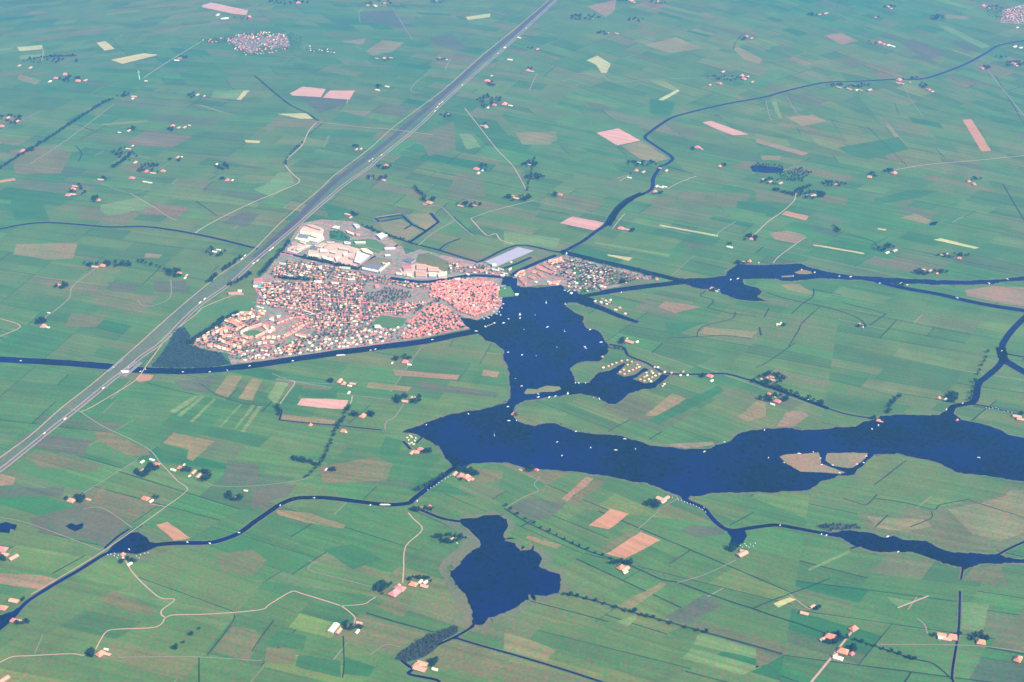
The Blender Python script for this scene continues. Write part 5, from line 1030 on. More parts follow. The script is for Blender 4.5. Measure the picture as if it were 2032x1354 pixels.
# ------------------------------------------------------------------ village: halls
CR, PK, WH, RD, GR, BR = 'roof_cream', 'roof_pink', 'roof_white', 'roof_red', 'roof_grey', 'roof_brown'
HL = [(A_((520, 228), (620, 226), (760, 275), (740, 300), (600, 260)), 8, PK), (A_((405, 378), (560, 398), (545, 428), (400, 406)), 7, GR), (A_((440, 325), (600, 352), (585, 385), (425, 368)), 9, CR), (A_((620, 352), (745, 380), (715, 432), (590, 395)), 9, CR), (A_((600, 442), (790, 422), (690, 496), (585, 478)), 9, WH),
 (A_((1240, 212), (1330, 228), (1350, 252), (1290, 272)), 8, WH), (A_((1145, 312), (1260, 358), (1250, 388), (1150, 345)), 8, CR), (A_((1285, 350), (1350, 365), (1345, 395), (1290, 388)), 7, PK), (A_((1600, 382), (1690, 350), (1780, 388), (1665, 445)), 9, WH), (A_((1105, 482), (1210, 495), (1200, 528), (1110, 518)), 8, WH),
 (A_((1260, 482), (1435, 482), (1435, 508), (1285, 508)), 7, CR), (A_((835, 482), (955, 482), (955, 497), (845, 497)), 6, CR), (A_((660, 532), (770, 558), (760, 572), (655, 548)), 6, CR), (A_((790, 558), (868, 522), (880, 530), (800, 572)), 6, PK), (A_((745, 595), (845, 608), (845, 645), (735, 640)), 8, WH), (A_((900, 630), (975, 640), (970, 665), (895, 650)), 8, CR),
 (A_((1025, 572), (1160, 590), (1150, 612), (1030, 595)), 8, CR), (A_((565, 688), (700, 680), (720, 712), (585, 728)), 8, CR), (A_((770, 702), (940, 750), (920, 788), (775, 742)), 8, WH), (A_((965, 720), (1040, 700), (1050, 728), (985, 778)), 7, CR), (A_((1310, 640), (1495, 708), (1345, 826), (1262, 800), (1280, 740)), 10, WH),
 (A_((1355, 592), (1450, 592), (1550, 655), (1530, 682), (1400, 640)), 8, CR), (A_((1180, 712), (1285, 730), (1280, 758), (1190, 740)), 7, PK), (A_((1385, 880), (1640, 930), (1622, 960), (1380, 908)), 8, WH), (A_((1640, 925), (1795, 802), (1815, 820), (1655, 952)), 8, CR), (A_((1440, 835), (1690, 852), (1635, 915), (1400, 872)), 7, GR), (A_((1725, 582), (1895, 572), (1885, 606), (1730, 606)), 8, WH),
 (A_((1735, 680), (1820, 680), (1810, 704), (1735, 704)), 7, CR), (A_((1690, 802), (1790, 815), (1775, 832), (1700, 824)), 7, CR), (A_((1035, 872), (1210, 880), (1190, 908), (1040, 895)), 8, CR), (A_((110, 808), (215, 815), (210, 838), (120, 832)), 7, WH), (A_((708, 870), (768, 852), (770, 890), (730, 912)), 8, WH), (A_((190, 986), (330, 1004), (320, 1024), (200, 1010)), 7, WH),
 (A_((412, 985), (480, 990), (480, 1010), (420, 1008)), 6, CR), (A_((645, 1088), (768, 1085), (758, 1118), (652, 1115)), 8, WH), (A_((912, 1106), (1028, 1110), (1028, 1133), (918, 1130)), 7, CR), (A_((1165, 970), (1280, 980), (1270, 998), (1170, 994)), 7, CR), (A_((1165, 1050), (1280, 1046), (1270, 1073), (1165, 1073)), 7, CR), (A_((365, 605), (590, 532), (588, 550), (400, 620)), 7, CR),
 (A_((300, 590), (400, 560), (420, 575), (330, 605)), 7, PK), (A_((70, 645), (320, 690), (310, 700), (75, 660)), 6, RD), (A_((520, 860), (600, 850), (610, 880), (540, 895)), 7, CR), (A_((610, 560), (700, 585), (690, 605), (600, 590)), 7, GR), (A_((1180, 610), (1250, 600), (1245, 640), (1185, 640)), 7, PK), (A_((290, 500), (400, 505), (395, 530), (300, 525)), 7, PK), (A_((430, 470), (530, 500), (500, 520), (420, 490)), 7, CR),
 (A_((860, 700), (940, 690), (950, 715), (880, 725)), 7, PK), (A_((1090, 660), (1150, 650), (1160, 690), (1100, 700)), 7, WH), (A_((960, 240), (1040, 250), (1030, 290), (920, 270)), 7, CR),
 (B_((130, 255), (200, 225), (295, 242), (230, 285)), 7, 'roof_grey'), (B_((120, 342), (240, 332), (250, 368), (140, 385)), 9, RD), (B_((290, 385), (420, 400), (420, 468), (290, 462)), 10, PK), (B_((460, 420), (560, 425), (550, 472), (460, 468)), 11, CR), (B_((575, 430), (690, 402), (688, 448), (580, 470)), 9, CR), (B_((300, 305), (430, 312), (432, 370), (300, 365)), 8, PK), (B_((440, 335), (580, 352), (590, 398), (450, 395)), 9, PK),
 (B_((185, 422), (238, 430), (238, 468), (175, 460)), 8, CR), (B_((40, 412), (120, 420), (110, 443), (40, 435)), 7, CR), (B_((1262, 302), (1320, 302), (1320, 328), (1270, 333)), 8, WH), (B_((1262, 356), (1360, 376), (1355, 394), (1268, 378)), 7, WH), (B_((1342, 346), (1415, 366), (1410, 380), (1342, 364)), 6, CR), (B_((1392, 400), (1465, 420), (1460, 434), (1392, 414)), 6, WH),
 (B_((1372, 437), (1430, 437), (1420, 458), (1376, 454)), 6, WH), (B_((1472, 370), (1512, 342), (1520, 358), (1482, 388)), 6, CR), (B_((932, 417), (980, 430), (975, 448), (938, 435)), 6, WH), (B_((1552, 440), (1590, 436), (1585, 458), (1556, 456)), 6, WH), (B_((1110, 372), (1228, 372), (1220, 398), (1112, 398)), 6, PK), (B_((1556, 680), (1608, 676), (1600, 694), (1562, 696)), 5, WH),
 (B_((780, 485), (860, 478), (860, 500), (800, 505)), 6, CR), (C_((1092, 58), (1213, 52), (1203, 108), (1075, 112)), 11, RD), (C_((700, 252), (840, 238), (935, 272), (705, 274)), 6, 'roof_orange'), (C_((842, 216), (908, 216), (904, 248), (846, 248)), 8, CR), (C_((1824, 522), (1948, 556), (1940, 588), (1822, 556)), 7, CR), (D_((1122, 692), (1200, 692), (1240, 740), (1122, 738)), 8, CR), (D_((12, 472), (148, 506), (148, 528), (20, 500)), 7, CR),
 (D_((1200, 735), (1270, 735), (1270, 752), (1210, 752)), 6, PK), (D_((1130, 65), (1190, 65), (1190, 115), (1130, 110)), 8, RD), (C_((745, 560), (800, 555), (805, 600), (755, 600)), 8, WH)]
for pts, h, rf in HL:
    pc = (sum(p[0] for p in pts) / len(pts), sum(p[1] for p in pts) / len(pts))
    cn = {CR: 'cream-roofed', PK: 'pinkish-roofed', WH: 'bright white-roofed', RD: 'red-roofed', GR: 'dark grey-roofed', 'roof_orange': 'orange-roofed', BR: 'brown-roofed'}[rf]
    big = 'large ' if abs(pts[0][0] - pts[2][0]) > 15 else ''
    slab_building(pts, h, rf, big + cn + ' flat hall ' + where(*pc))
tc = slab_building(C_((1075, 138), (1140, 138), (1135, 172), (1070, 166)), 5, 'roof_white', 'white-roofed tennis hall below the red-roofed sports hall')
tc = slab_building(C_((1143, 138), (1200, 136), (1190, 175), (1139, 173)), 5, 'roof_green', 'turquoise-roofed tennis hall below the red-roofed sports hall')

# ------------------------------------------------------------------ village: houses and terraces
HS = []   # (world p, rot, type, roof, px)
FOOT = [W(pts) for pts, _, _ in HL]


def blocked(p):
    if near_water(p, 3): return True
    return any(inside(p, f) for f in FOOT)


def row_houses(pts, sp, roofs, kind='terrace', jit=0.8):
    w = dens(W(pts), sp); rg = random.Random(len(HS))
    for i in range(len(w) - 1):
        a, b_ = w[i], w[i + 1]; d = math.hypot(b_[0] - a[0], b_[1] - a[1])
        if d < sp * 0.5: continue
        c = ((a[0] + b_[0]) / 2 + rg.uniform(-jit, jit), (a[1] + b_[1]) / 2 + rg.uniform(-jit, jit))
        HS.append((c, math.atan2(b_[1] - a[1], b_[0] - a[0]), kind, rg.choice(roofs), px_of(c)))


for pl in (C_((890, 880), (900, 840), (1040, 780), (1200, 735)), C_((1200, 735), (1290, 800)), C_((1290, 830), (1200, 880), (1100, 925)), C_((1080, 928), (1000, 932), (900, 900)), C_((1240, 740), (1320, 770), (1400, 800)), C_((1400, 810), (1300, 850)), C_((640, 660), (760, 700), (860, 760)),
           C_((360, 1050), (480, 1040), (600, 1090), (740, 1120)), C_((550, 960), (650, 1000), (760, 1040), (900, 1070)), C_((190, 970), (300, 960), (400, 930)), C_((370, 860), (480, 800), (560, 760)), C_((440, 890), (560, 825), (680, 785)), C_((680, 785), (800, 820), (950, 740)), C_((690, 630), (800, 680), (920, 730)),
           C_((740, 590), (870, 570), (1000, 565), (1100, 590)), C_((840, 640), (960, 650), (1100, 610), (1200, 620)), C_((1140, 560), (1240, 585)), C_((1290, 655), (1400, 635), (1500, 610)), C_((1120, 1035), (1200, 1003), (1300, 1000), (1400, 1010)), C_((1180, 960), (1260, 928), (1340, 922), (1420, 940), (1470, 970)),
           C_((300, 930), (420, 870)), C_((560, 880), (700, 830)), C_((880, 950), (960, 1000), (900, 1040)), C_((600, 920), (760, 900), (820, 950)), C_((1700, 880), (1860, 920))):
    row_houses(pl, 16, ['roof_pink', 'roof_pink', 'roof_cream', 'roof_cream', 'roof_orange'])
    row_houses([(x + .4, y - 3.0) for x, y in pl], 16, ['roof_pink', 'roof_orange', 'roof_cream'])
for pl in (C_((1420, 712), (1540, 672), (1660, 622), (1790, 615)), C_((1790, 618), (1880, 645), (1890, 690)), C_((1880, 700), (1800, 760), (1650, 860), (1500, 930)), C_((1830, 700), (1740, 705), (1640, 775)), C_((1820, 730), (1680, 810), (1520, 895))):
    row_houses(pl, 16, ['roof_red', 'roof_orange', 'roof_pink'])
for pl in (E_((560, 270), (650, 258), (735, 228)), E_((490, 298), (560, 340), (655, 385)), E_((400, 340), (500, 378), (610, 420)), E_((340, 400), (430, 415), (490, 460)), E_((150, 440), (205, 405), (265, 395)), E_((205, 490), (250, 540), (290, 575)), E_((310, 460), (395, 495)), E_((420, 330), (540, 395)), E_((600, 300), (740, 255)), E_((180, 470), (270, 430)), E_((560, 560), (720, 530))):
    row_houses(pl, 17, ['roof_pink', 'roof_pink', 'roof_orange'])
    row_houses([(x + 1.5, y - 2.6) for x, y in pl], 17, ['roof_pink', 'roof_orange'])
WD = C_((1145, 455), (1170, 515), (1205, 470), (1270, 385), (1240, 520), (1590, 230), (1770, 215), (1530, 340), (1640, 470), (1715, 490), (935, 1160), (1150, 1180), (1105, 1195), (1255, 1170), (1300, 1180), (1220, 1220), (950, 1250), (1470, 1105), (1485, 1145), (1400, 1115), (1620, 1165), (1770, 1145), (1915, 995), (1650, 990), (1450, 900), (1360, 655), (1640, 290), (1350, 190), (1240, 290), (1060, 1110), (1300, 400)) \
    + D_((110, 955), (350, 945), (360, 900), (420, 900), (660, 920), (710, 955), (785, 950), (770, 880), (865, 840), (900, 895), (570, 1015), (640, 1015), (840, 980), (1060, 955), (1240, 930), (970, 750), (1035, 765), (1135, 780), (1215, 795), (1300, 805), (1210, 865), (150, 1000), (270, 1050), (1970, 825), (1570, 810), (1650, 690), (1480, 715), (990, 860), (700, 1010), (450, 965), (220, 1060), (80, 1060), (1420, 760), (840, 670), (760, 570), (800, 620), (840, 540), (170, 225), (420, 355), (665, 350)) \
    + E_((690, 330), (900, 410), (1240, 400), (1100, 470), (410, 525), (680, 550), (570, 520), (930, 540), (1250, 580), (1290, 590), (90, 270), (75, 360), (150, 445), (10, 420), (1165, 770), (1300, 765), (1360, 755), (1310, 805), (1240, 780), (1430, 880), (1550, 930), (860, 665))
WDS = []
rg = random.Random(3)
for p in WD:
    w = G(*p)
    HS.append((w, rg.choice(local_angles(w)), 'villa', rg.choice(['roof_cream', 'roof_white']), p)); WDS.append(w)
HS.append((G(*E_((1480, 850))[0]), 0.3, 'villa', 'roof_orange', E_((1480, 850))[0]))
ZN = [  # polygon, row spacing, house spacing, roof mix, house type, dir, keep
 ([(858, 562), (900, 556), (940, 556), (978, 562), (990, 576), (988, 604), (970, 618), (945, 628), (912, 622), (895, 606), (880, 596), (852, 590)], 12.5, 10.5, ['roof_red'] * 6 + ['roof_orange'] * 3 + ['roof_pink'] * 3, 'old', (1, -.35), .9),
 ([(794, 676), (800, 652), (830, 625), (858, 602), (880, 606), (900, 622), (912, 640), (924, 650), (862, 664)], 14.5, 11.5, ['roof_red'] * 4 + ['roof_orange'] * 4 + ['roof_pink'], 'old', (1, -.7), .78),
 ([(516, 562), (560, 560), (640, 562), (720, 566), (722, 598), (752, 606), (850, 600), (800, 628), (758, 622), (738, 640), (640, 650), (622, 630), (600, 622), (560, 612), (512, 606)], 16, 12, ['roof_pink'] * 6 + ['roof_red', 'roof_red', 'roof_orange', 'roof_brown', 'roof_brown', 'roof_grey', 'roof_cream'], 'house', (1, .08), .72),
 ([(532, 545), (560, 520), (620, 520), (705, 542), (770, 552), (850, 566), (850, 576), (740, 562), (620, 556), (548, 552)], 20, 14, ['roof_pink'] * 3 + ['roof_orange', 'roof_cream', 'roof_brown'], 'house', (1, .2), .6),
 ([(640, 650), (738, 642), (745, 655), (790, 655), (790, 678), (640, 698), (545, 712), (480, 718), (560, 690), (600, 668)], 21, 16, ['roof_pink'] * 3 + ['roof_brown', 'roof_grey', 'roof_orange', 'roof_cream'], 'house', (1, -.15), .48),
 ([(560, 690), (600, 668), (600, 690), (580, 702), (545, 706)], 15, 12, ['roof_pink', 'roof_orange'], 'house', (1, -.3), .8),
 ([(1085, 518), (1110, 512), (1180, 526), (1240, 540), (1295, 553), (1235, 564), (1165, 580), (1130, 572), (1120, 555), (1090, 545)], 22, 14, ['roof_pink'] * 4 + ['roof_cream', 'roof_grey', 'roof_grey', 'roof_brown', 'roof_brown'], 'cabin', (1, -.3), .42),
 ([(1160, 536), (1205, 530), (1215, 545), (1180, 560), (1150, 560)], 15, 10, ['roof_cream', 'roof_pink', 'roof_brown', 'roof_grey'], 'cabin', (1, -.5), .5),
 ([(445, 80), (475, 68), (520, 64), (568, 70), (575, 98), (540, 106), (490, 112), (465, 98)], 30, 20, ['roof_pink'] * 3 + ['roof_red', 'roof_cream', 'roof_orange'], 'house', (1, -.1), .44),
 ([(396, 80), (445, 74), (450, 86), (400, 88)], 34, 26, ['roof_pink', 'roof_red'], 'house', (1, -.1), .4), ([(605, 92), (640, 96), (672, 106), (640, 108), (610, 102)], 40, 26, ['roof_cream', 'roof_white', 'roof_pink'], 'house', (1, .2), .5),
 ([(1985, 30), (2000, 18), (2040, 8), (2040, 48), (1992, 45)], 30, 20, ['roof_red', 'roof_pink', 'roof_pink', 'roof_cream'], 'house', (1, -.3), .65), ([(1172, 598), (1192, 594), (1215, 596), (1208, 608), (1190, 606)], 20, 14, ['roof_pink', 'roof_red'], 'house', (1, .2), .7),
 ([(885, 524), (930, 528), (985, 538), (985, 548), (930, 545), (900, 542)], 22, 16, ['roof_pink', 'roof_cream', 'roof_orange'], 'house', (1, .1), .4),
 ([(388, 686), (440, 642), (468, 626), (505, 612), (520, 640), (470, 665), (440, 690), (420, 692)], 17, 13, ['roof_pink', 'roof_pink', 'roof_orange'], 'estate', (1, -.55), .22),
 ([(440, 694), (470, 668), (520, 690), (545, 688), (480, 702), (455, 704)], 16, 13, ['roof_pink', 'roof_orange'], 'estate', (1, .25), .5),
 ([(560, 615), (600, 625), (618, 632), (640, 650), (610, 655), (600, 640)], 18, 14, ['roof_pink', 'roof_red'], 'estate', (1, -.3), .6),
 ([(460, 716), (450, 702), (480, 700), (545, 690), (540, 706), (500, 716)], 20, 16, ['roof_pink', 'roof_cream', 'roof_orange'], 'house', (1, .2), .5),
]
VT = []
for pts, rs, hs, roofs, kind, dr, keep in ZN:
    w = W(pts); cx = sum(p[0] for p in w) / len(w); cy = sum(p[1] for p in w) / len(w)
    pc = (sum(p[0] for p in pts) / len(pts), sum(p[1] for p in pts) / len(pts))
    th = dir_at(pc[0], pc[1], *dr); ct, st = math.cos(th), math.sin(th)
    rg = random.Random(int(pc[0]))
    for i in range(-60, 61):
        for j in range(-90, 91):
            u = j * hs + (i % 2) * hs * .5 + rg.uniform(-2, 2); v = i * rs + rg.uniform(-1.5, 1.5) + 9 * math.sin(j * 0.11 + i * .3)
            p = (cx + u * ct - v * st, cy + u * st + v * ct)
            if not inside(p, w) or blocked(p): continue
            if any(abs(p[0] - q[0]) < 12 and abs(p[1] - q[1]) < 12 for q in WDS): continue
            if rg.random() < keep:
                HS.append((p, th + rg.choice((0, 0, math.pi / 2)) + rg.gauss(0, .12), kind, rg.choice(roofs), px_of(p)))
                if rg.random() < (.2 if kind == 'old' else .8):
                    VT.append((p[0] + rg.uniform(7, 10) * rg.choice((-1, 1)), p[1] + rg.uniform(6, 10) * rg.choice((-1, 1)), .5))
            else: VT.append((p[0], p[1], .5))
DIM = {'terrace': (15.5, 8.5, 5.0, 3.6), 'old': (9.5, 8, 4.6, 4.2), 'estate': (10, 7.5, 4.2, 3.6), 'house': (10, 7.5, 3.8, 3.8), 'villa': (12, 9, 3.8, 3.4), 'cabin': (8.5, 6, 2.5, 2.0)}
NAM = {'terrace': ('terraced_house', 'terraced house'), 'old': ('house', 'house'), 'estate': ('house', 'house'), 'house': ('house', 'house'), 'villa': ('house', 'house'), 'cabin': ('holiday_cabin', 'cabin')}
DESC = {'terrace': 'terraced house block', 'old': 'old town house', 'estate': 'estate house', 'house': 'detached house', 'villa': 'villa', 'cabin': 'holiday cabin'}
RN = {'roof_red': 'red-roofed', 'roof_orange': 'orange-roofed', 'roof_pink': 'pinkish-roofed', 'roof_brown': 'brown-roofed', 'roof_grey': 'grey-roofed', 'roof_cream': 'cream-roofed', 'roof_white': 'white-roofed'}
groups = {'house': [], 'holiday_cabin': [], 'terraced_house': []}
for h in HS: groups[NAM[h[2]][0]].append(h)
rest = {}
for gname, lst in groups.items():
    lst.sort(key=lambda h: math.hypot(h[0][0], h[0][1]) - (4000 if h[2] == 'villa' else 0))
    for h in lst[:290]:
        p, rot, kind, rf, px = h
        l, w, hh, rh = DIM[kind]
        building(gname, RN[rf] + ' ' + DESC[kind] + ' ' + where(*px), NAM[kind][1], p, rot, l, w, hh, rh, 0.6 if kind == 'villa' else 0, 'wall_white' if kind == 'villa' else 'wall_brick', rf, {'house': 'houses of the lakeside village', 'holiday_cabin': 'cabins on the island between the canals', 'terraced_house': 'terraces of the village estates'}[gname], px, z=0.6)
    for h in lst[290:]: rest.setdefault(gname, []).append(h)
for gname, lst in rest.items():
    vs = []; fs = []; fm = []; mats = ['wall_brick', 'wall_white'] + sorted({h[3] for h in lst})
    for p, rot, kind, rf, px in lst:
        l, w, hh, rh = DIM[kind]; ct, st = math.cos(rot), math.sin(rot)
        for (gv_, gf_), mi in ((box_geo(-l / 2, -w / 2, 0, l / 2, w / 2, hh), 0 if kind != 'villa' else 1), (roof_geo(l, w, hh, rh), mats.index(rf))):
            k = len(vs); vs += [(x * ct - y * st + p[0], x * st + y * ct + p[1], z + .6) for x, y, z in gv_]
            fs += [tuple(i + k for i in q) for q in gf_]; fm += [mi] * len(gf_)
    stuff(mesh_obj({'house': 'distant_houses', 'holiday_cabin': 'distant_cabins', 'terraced_house': 'distant_terraces'}[gname], vs, fs, None, mats=mats, fm=fm), 'small pink and red roofs of the farther village quarters', 'houses')
for pts, sp in ((D_((940, 180), (1170, 150), (1340, 85), (1420, 90), (1480, 130), (1680, 150), (1700, 260), (1500, 300), (1230, 340), (1120, 330), (950, 280)), 13), (D_((380, 370), (660, 420), (600, 460), (420, 440)), 15), (B_((780, 890), (900, 990), (880, 1130), (770, 1100)), 17),
                (C_((1400, 1040), (1530, 960), (1560, 980), (1440, 1060)), 14), (A_((150, 880), (440, 880), (440, 930), (220, 960)), 17), (A_((880, 320), (1050, 300), (1200, 400), (1160, 430), (900, 400)), 22), (B_((420, 820), (600, 720), (640, 760), (520, 830)), 14), (D_((1700, 420), (1880, 340), (1920, 370), (1740, 500)), 14),
                (D_((240, 820), (640, 800), (620, 860), (260, 880)), 16), (B_((640, 500), (990, 440), (1000, 470), (680, 530)), 20), (B_((960, 500), (1090, 505), (1080, 550), (970, 545)), 12), (E_((560, 190), (760, 150), (900, 200), (1080, 230), (1060, 270), (740, 230)), 24), (E_((920, 560), (1180, 620), (1150, 670), (980, 660)), 20),
                ([(570, 66), (600, 72), (600, 96), (580, 104)], 26), ([(395, 80), (445, 72), (470, 70), (440, 86), (398, 90)], 34), ([(1950, 20), (1990, 14), (1996, 40), (1960, 34)], 28), (B_((990, 300), (1120, 290), (1240, 330), (1100, 370), (1000, 360)), 18), (C_((1240, 700), (1400, 690), (1500, 640), (1400, 720)), 14)):
    VT += [(x, y, .6) for x, y in scatter_poly(pts, sp, TRG)]
VT = [t for t in VT if not blocked(t[:2]) ]
tree_mass('village_trees', VT, 'dark trees in the gardens, streets and park of the villages', 'trees', mat='leaves_mid', scale=.78)

# ------------------------------------------------------------------ holiday cottages on the finger jetties
for p in F_((445, 635), (525, 612), (580, 585), (645, 560), (725, 530), (815, 520), (885, 545), (705, 705), (770, 735), (760, 670), (845, 690), (900, 670), (955, 645), (1000, 625), (1015, 820), (1080, 840), (1150, 815), (1200, 785), (1250, 760), (1310, 735), (1180, 850), (1395, 705), (1500, 715), (1190, 690), (1110, 715), (1080, 780), (1210, 720), (1365, 920), (1390, 890), (1680, 700), (1750, 750), (1640, 755), (430, 465), (820, 590), (970, 590), (1120, 760), (1290, 632), (1240, 628)):
    w = G(*p); rf = 'roof_cream' if p[1] > 727 and rg.random() < .5 else 'roof_pink'
    building('holiday_cottage', RN[rf] + ' holiday cottage ' + where(p[0], p[1], [("the left finger of the cottage marina", 1208, 728), ("the middle finger of the cottage marina", 1252, 738), ("the right finger of the cottage marina", 1290, 752), ("the path east of the cottage marina", 1340, 742)]), 'cottage', w, dir_at(p[0], p[1], 1, -.35), 10, 7.5, 3, 3.0, 0.3, 'wall_brick', rf, 'cottages of the finger marina', p, z=.9)
sheet('grass', F_((660, 710), (720, 650), (800, 590), (900, 570), (1040, 610), (1000, 650), (900, 720), (780, 760)), 0.85, 'field_brown')
sheet('grass', F_((960, 800), (1060, 700), (1180, 670), (1370, 720), (1320, 760), (1200, 860), (1080, 870)), 0.85, 'field_brown')
sheet('grass', F_((400, 650), (520, 600), (640, 545), (760, 520), (780, 540), (640, 590), (520, 650), (430, 672)), 0.87, 'field_brown')

# ------------------------------------------------------------------ boats
def hull_geo(l, w, h, base=0):
    v = []; f = []
    sec = [(-.5, .72, 0), (-.3, .95, 0), (0, 1, 0), (.25, .8, .05), (.42, .4, .12), (.5, .04, .2)]
    for t, b_, up in sec:
        x = t * l; hw = w / 2 * b_
        v += [(x, -hw, h * (1 + up)), (x, -hw * .6, 0), (x, hw * .6, 0), (x, hw, h * (1 + up))]
    for i in range(len(sec) - 1):
        k = 4 * i
        for a in range(3): f.append((k + a, k + a + 1, k + a + 5, k + a + 4))
        f.append((k + 3, k, k + 4, k + 7))
    f.append((0, 3, 2, 1)); k = 4 * (len(sec) - 1); f.append((k, k + 1, k + 2, k + 3))
    return v, f


BM = {}
for kd, (l, w, h) in {'motor': (11, 3.8, 1.5), 'big': (15, 4.6, 1.9), 'small': (7.5, 2.8, 1.1), 'barge': (36, 7.5, 2.2), 'sail': (12, 3.6, 1.3), 'yacht': (16, 4.4, 1.6)}.items():
    BM[kd] = [('hull', mk('hull', *hull_geo(l, w, h), 'hull_white'))]
    if kd in ('motor', 'big', 'small'):
        BM[kd] += [('cabin', mk('cabin', *merge(box_geo(-l * .3, -w * .34, h, l * .15, w * .34, h + 1.1), box_geo(-l * .18, -w * .3, h + 1.1, l * .06, w * .3, h + 2.0)), 'hull_white')), ('windscreen', mk('windscreen', *box_geo(l * .15, -w * .3, h + .1, l * .19, w * .3, h + .9), 'cabin_glass'))]
    elif kd == 'barge':
        BM[kd] += [('cabin', mk('cabin', *merge(box_geo(-l * .44, -w * .36, h, -l * .26, w * .36, h + 2.4), box_geo(-l * .2, -w * .4, h, l * .36, w * .4, h + .9)), 'roof_white')), ('wheelhouse', mk('wheelhouse', *box_geo(-l * .4, -w * .25, h + 2.4, -l * .32, w * .25, h + 4.2), 'cabin_glass'))]
    else:
        mh = 13 if kd == 'sail' else 20
        BM[kd] += [('cabin', mk('cabin', *box_geo(-l * .2, -w * .3, h, l * .18, w * .3, h + .7), 'deck_wood')), ('mast', mk('mast', *box_geo(-.1, -.1, h, .1, .1, h + mh), 'steel')),
                   ('mainsail', mk('mainsail', [(-.15, .05, h + 1.5), (-l * .42, .9, h + 1.6), (-.15, .05, h + mh - .4), (-l * .2, 1.0, h + mh * .5), (-l * .22, .8, h + 1.5)], [(0, 4, 3, 2), (4, 1, 3)], 'sail_cloth')),
                   ('jib', mk('jib', [(.15, 0, h + mh * .8), (l * .48, 0, h + .6), (.6, .9, h + 1.2), (l * .2, .6, h + mh * .35)], [(0, 3, 2), (3, 1, 2)], 'sail_cloth'))]
WPL = [("the motorway bridge", 255, 733), ("the long canal west of the bridge", 60, 716), ("the young wood's canal bank", 400, 733), ("the canal below the villas", 600, 708), ("the canal mouth", 900, 665), ("the lake jetty", 975, 640), ("the old centre's harbour", 984, 604), ("the middle of the village lake", 1070, 650), ("the yacht harbour on the island shore", 1127, 580),
       ("the cottage marina", 1230, 760), ("the small brown lake island", 1080, 775), ("the peninsula tip", 1018, 823), ("the west bay of the big lake", 900, 860), ("the middle of the big lake", 1180, 900), ("the sandy shore of the big lake", 1360, 888), ("the twin islands", 1630, 915), ("the east lake cape", 1743, 836), ("the east river mouth", 1888, 816), ("the eastern creek moorings", 1985, 814),
       ("the east water's island", 1590, 545), ("the canal fork in the east", 1760, 563), ("the river mouth moorings", 870, 962), ("the winding river's bend", 600, 990), ("the river pool", 262, 1075), ("the south-shore outlet", 1370, 1000), ("the south-east inlet", 1480, 1080), ("the south-east lake", 1760, 1085), ("the shaded side channel", 1210, 622), ("the reed pool", 980, 1040)]
BT = []
def bts(kd, *p):
    for q in p: BT.append((kd, q))
bts('motor', (41, 717), (255, 730), (279, 738), (289, 734), (363, 739), (416, 739), (451, 736), (581, 717), (735, 696), (745, 694), (1008, 808), (929, 822), (846, 844), (623, 989), (556, 1004), (735, 1003), (828, 995), (1036, 705), (1035, 767), (1068, 783), (1102, 787), (1142, 761), (1148, 761), (1162, 761), (1106, 878), (1172, 889), (1115, 905), (1261, 892), (1437, 878), (1143, 857),
    (1025, 835), (1517, 854), (1730, 852), (1614, 898), (1525, 909), (1556, 919), (1628, 910), (1631, 923), (1652, 924), (1700, 922), (1719, 906), (1713, 919), (1666, 939), (1988, 697), (1910, 801), (1878, 813), (1603, 794), (1009, 634), (1233, 581), (1426, 576), (1171, 655), (1665, 549), (1746, 563), (1800, 566), (474, 1058), (372, 1077), (416, 1079), (256, 1091), (1630, 1061), (1640, 1063), (1782, 1096), (1548, 1043), (495, 727), (225, 730), (858, 675), (1008, 700))
bts('big', (1068, 789), (1090, 789), (1189, 792), (1222, 894), (1240, 872), (1398, 897), (1743, 845), (1586, 901), (1032, 632), (1086, 650), (1193, 680), (1160, 689), (1450, 556), (1464, 554), (1574, 549), (1688, 550), (1962, 563), (1999, 555), (1761, 1066), (1942, 909), (1899, 592), (945, 658), (999, 642), (1010, 836), (981, 642), (963, 649))
bts('sail', (1162, 692), (1084, 602), (1122, 605), (1120, 658), (1032, 626), (1124, 505), (1127, 783))
bts('yacht', (981, 865)); bts('barge', (764, 1003), (676, 706))
bts('motor', (978, 591), (986, 598), (994, 598), (981, 604), (988, 608), (996, 612), (986, 614), (979, 619), (991, 620), (986, 624), (966, 630), (975, 627), (957, 631), (993, 626), (985, 565), (990, 571), (996, 569), (1002, 573), (990, 576), (1121, 577), (1127, 579), (1140, 578), (1133, 584), (1130, 577), (970, 632), (999, 604), (983, 612), (960, 634))
bts('small', (1957, 810), (1963, 811), (1970, 811), (1976, 810), (1981, 813), (1992, 817), (2000, 818), (2008, 820), (1346, 993), (1352, 994), (1358, 997), (1364, 999), (1370, 1001), (1376, 1003), (1382, 1006), (1388, 1009), (1394, 1012), (1397, 1008), (1334, 988), (849, 973), (855, 969), (861, 966), (866, 963), (871, 959), (877, 955), (884, 951), (889, 948), (894, 945), (1344, 990), (1400, 1017),
    (220, 1101), (227, 1104), (233, 1108), (228, 1099), (235, 1103), (214, 1102), (271, 1105), (279, 1102), (287, 1099), (294, 1098), (276, 1108), (1478, 1080), (1469, 1084), (1473, 1087), (1481, 1084), (1489, 1081), (1495, 1085), (1499, 1079), (1486, 1087), (1178, 790), (1023, 752), (1062, 626), (1040, 655), (1105, 690), (1064, 707))
rg = random.Random(9)
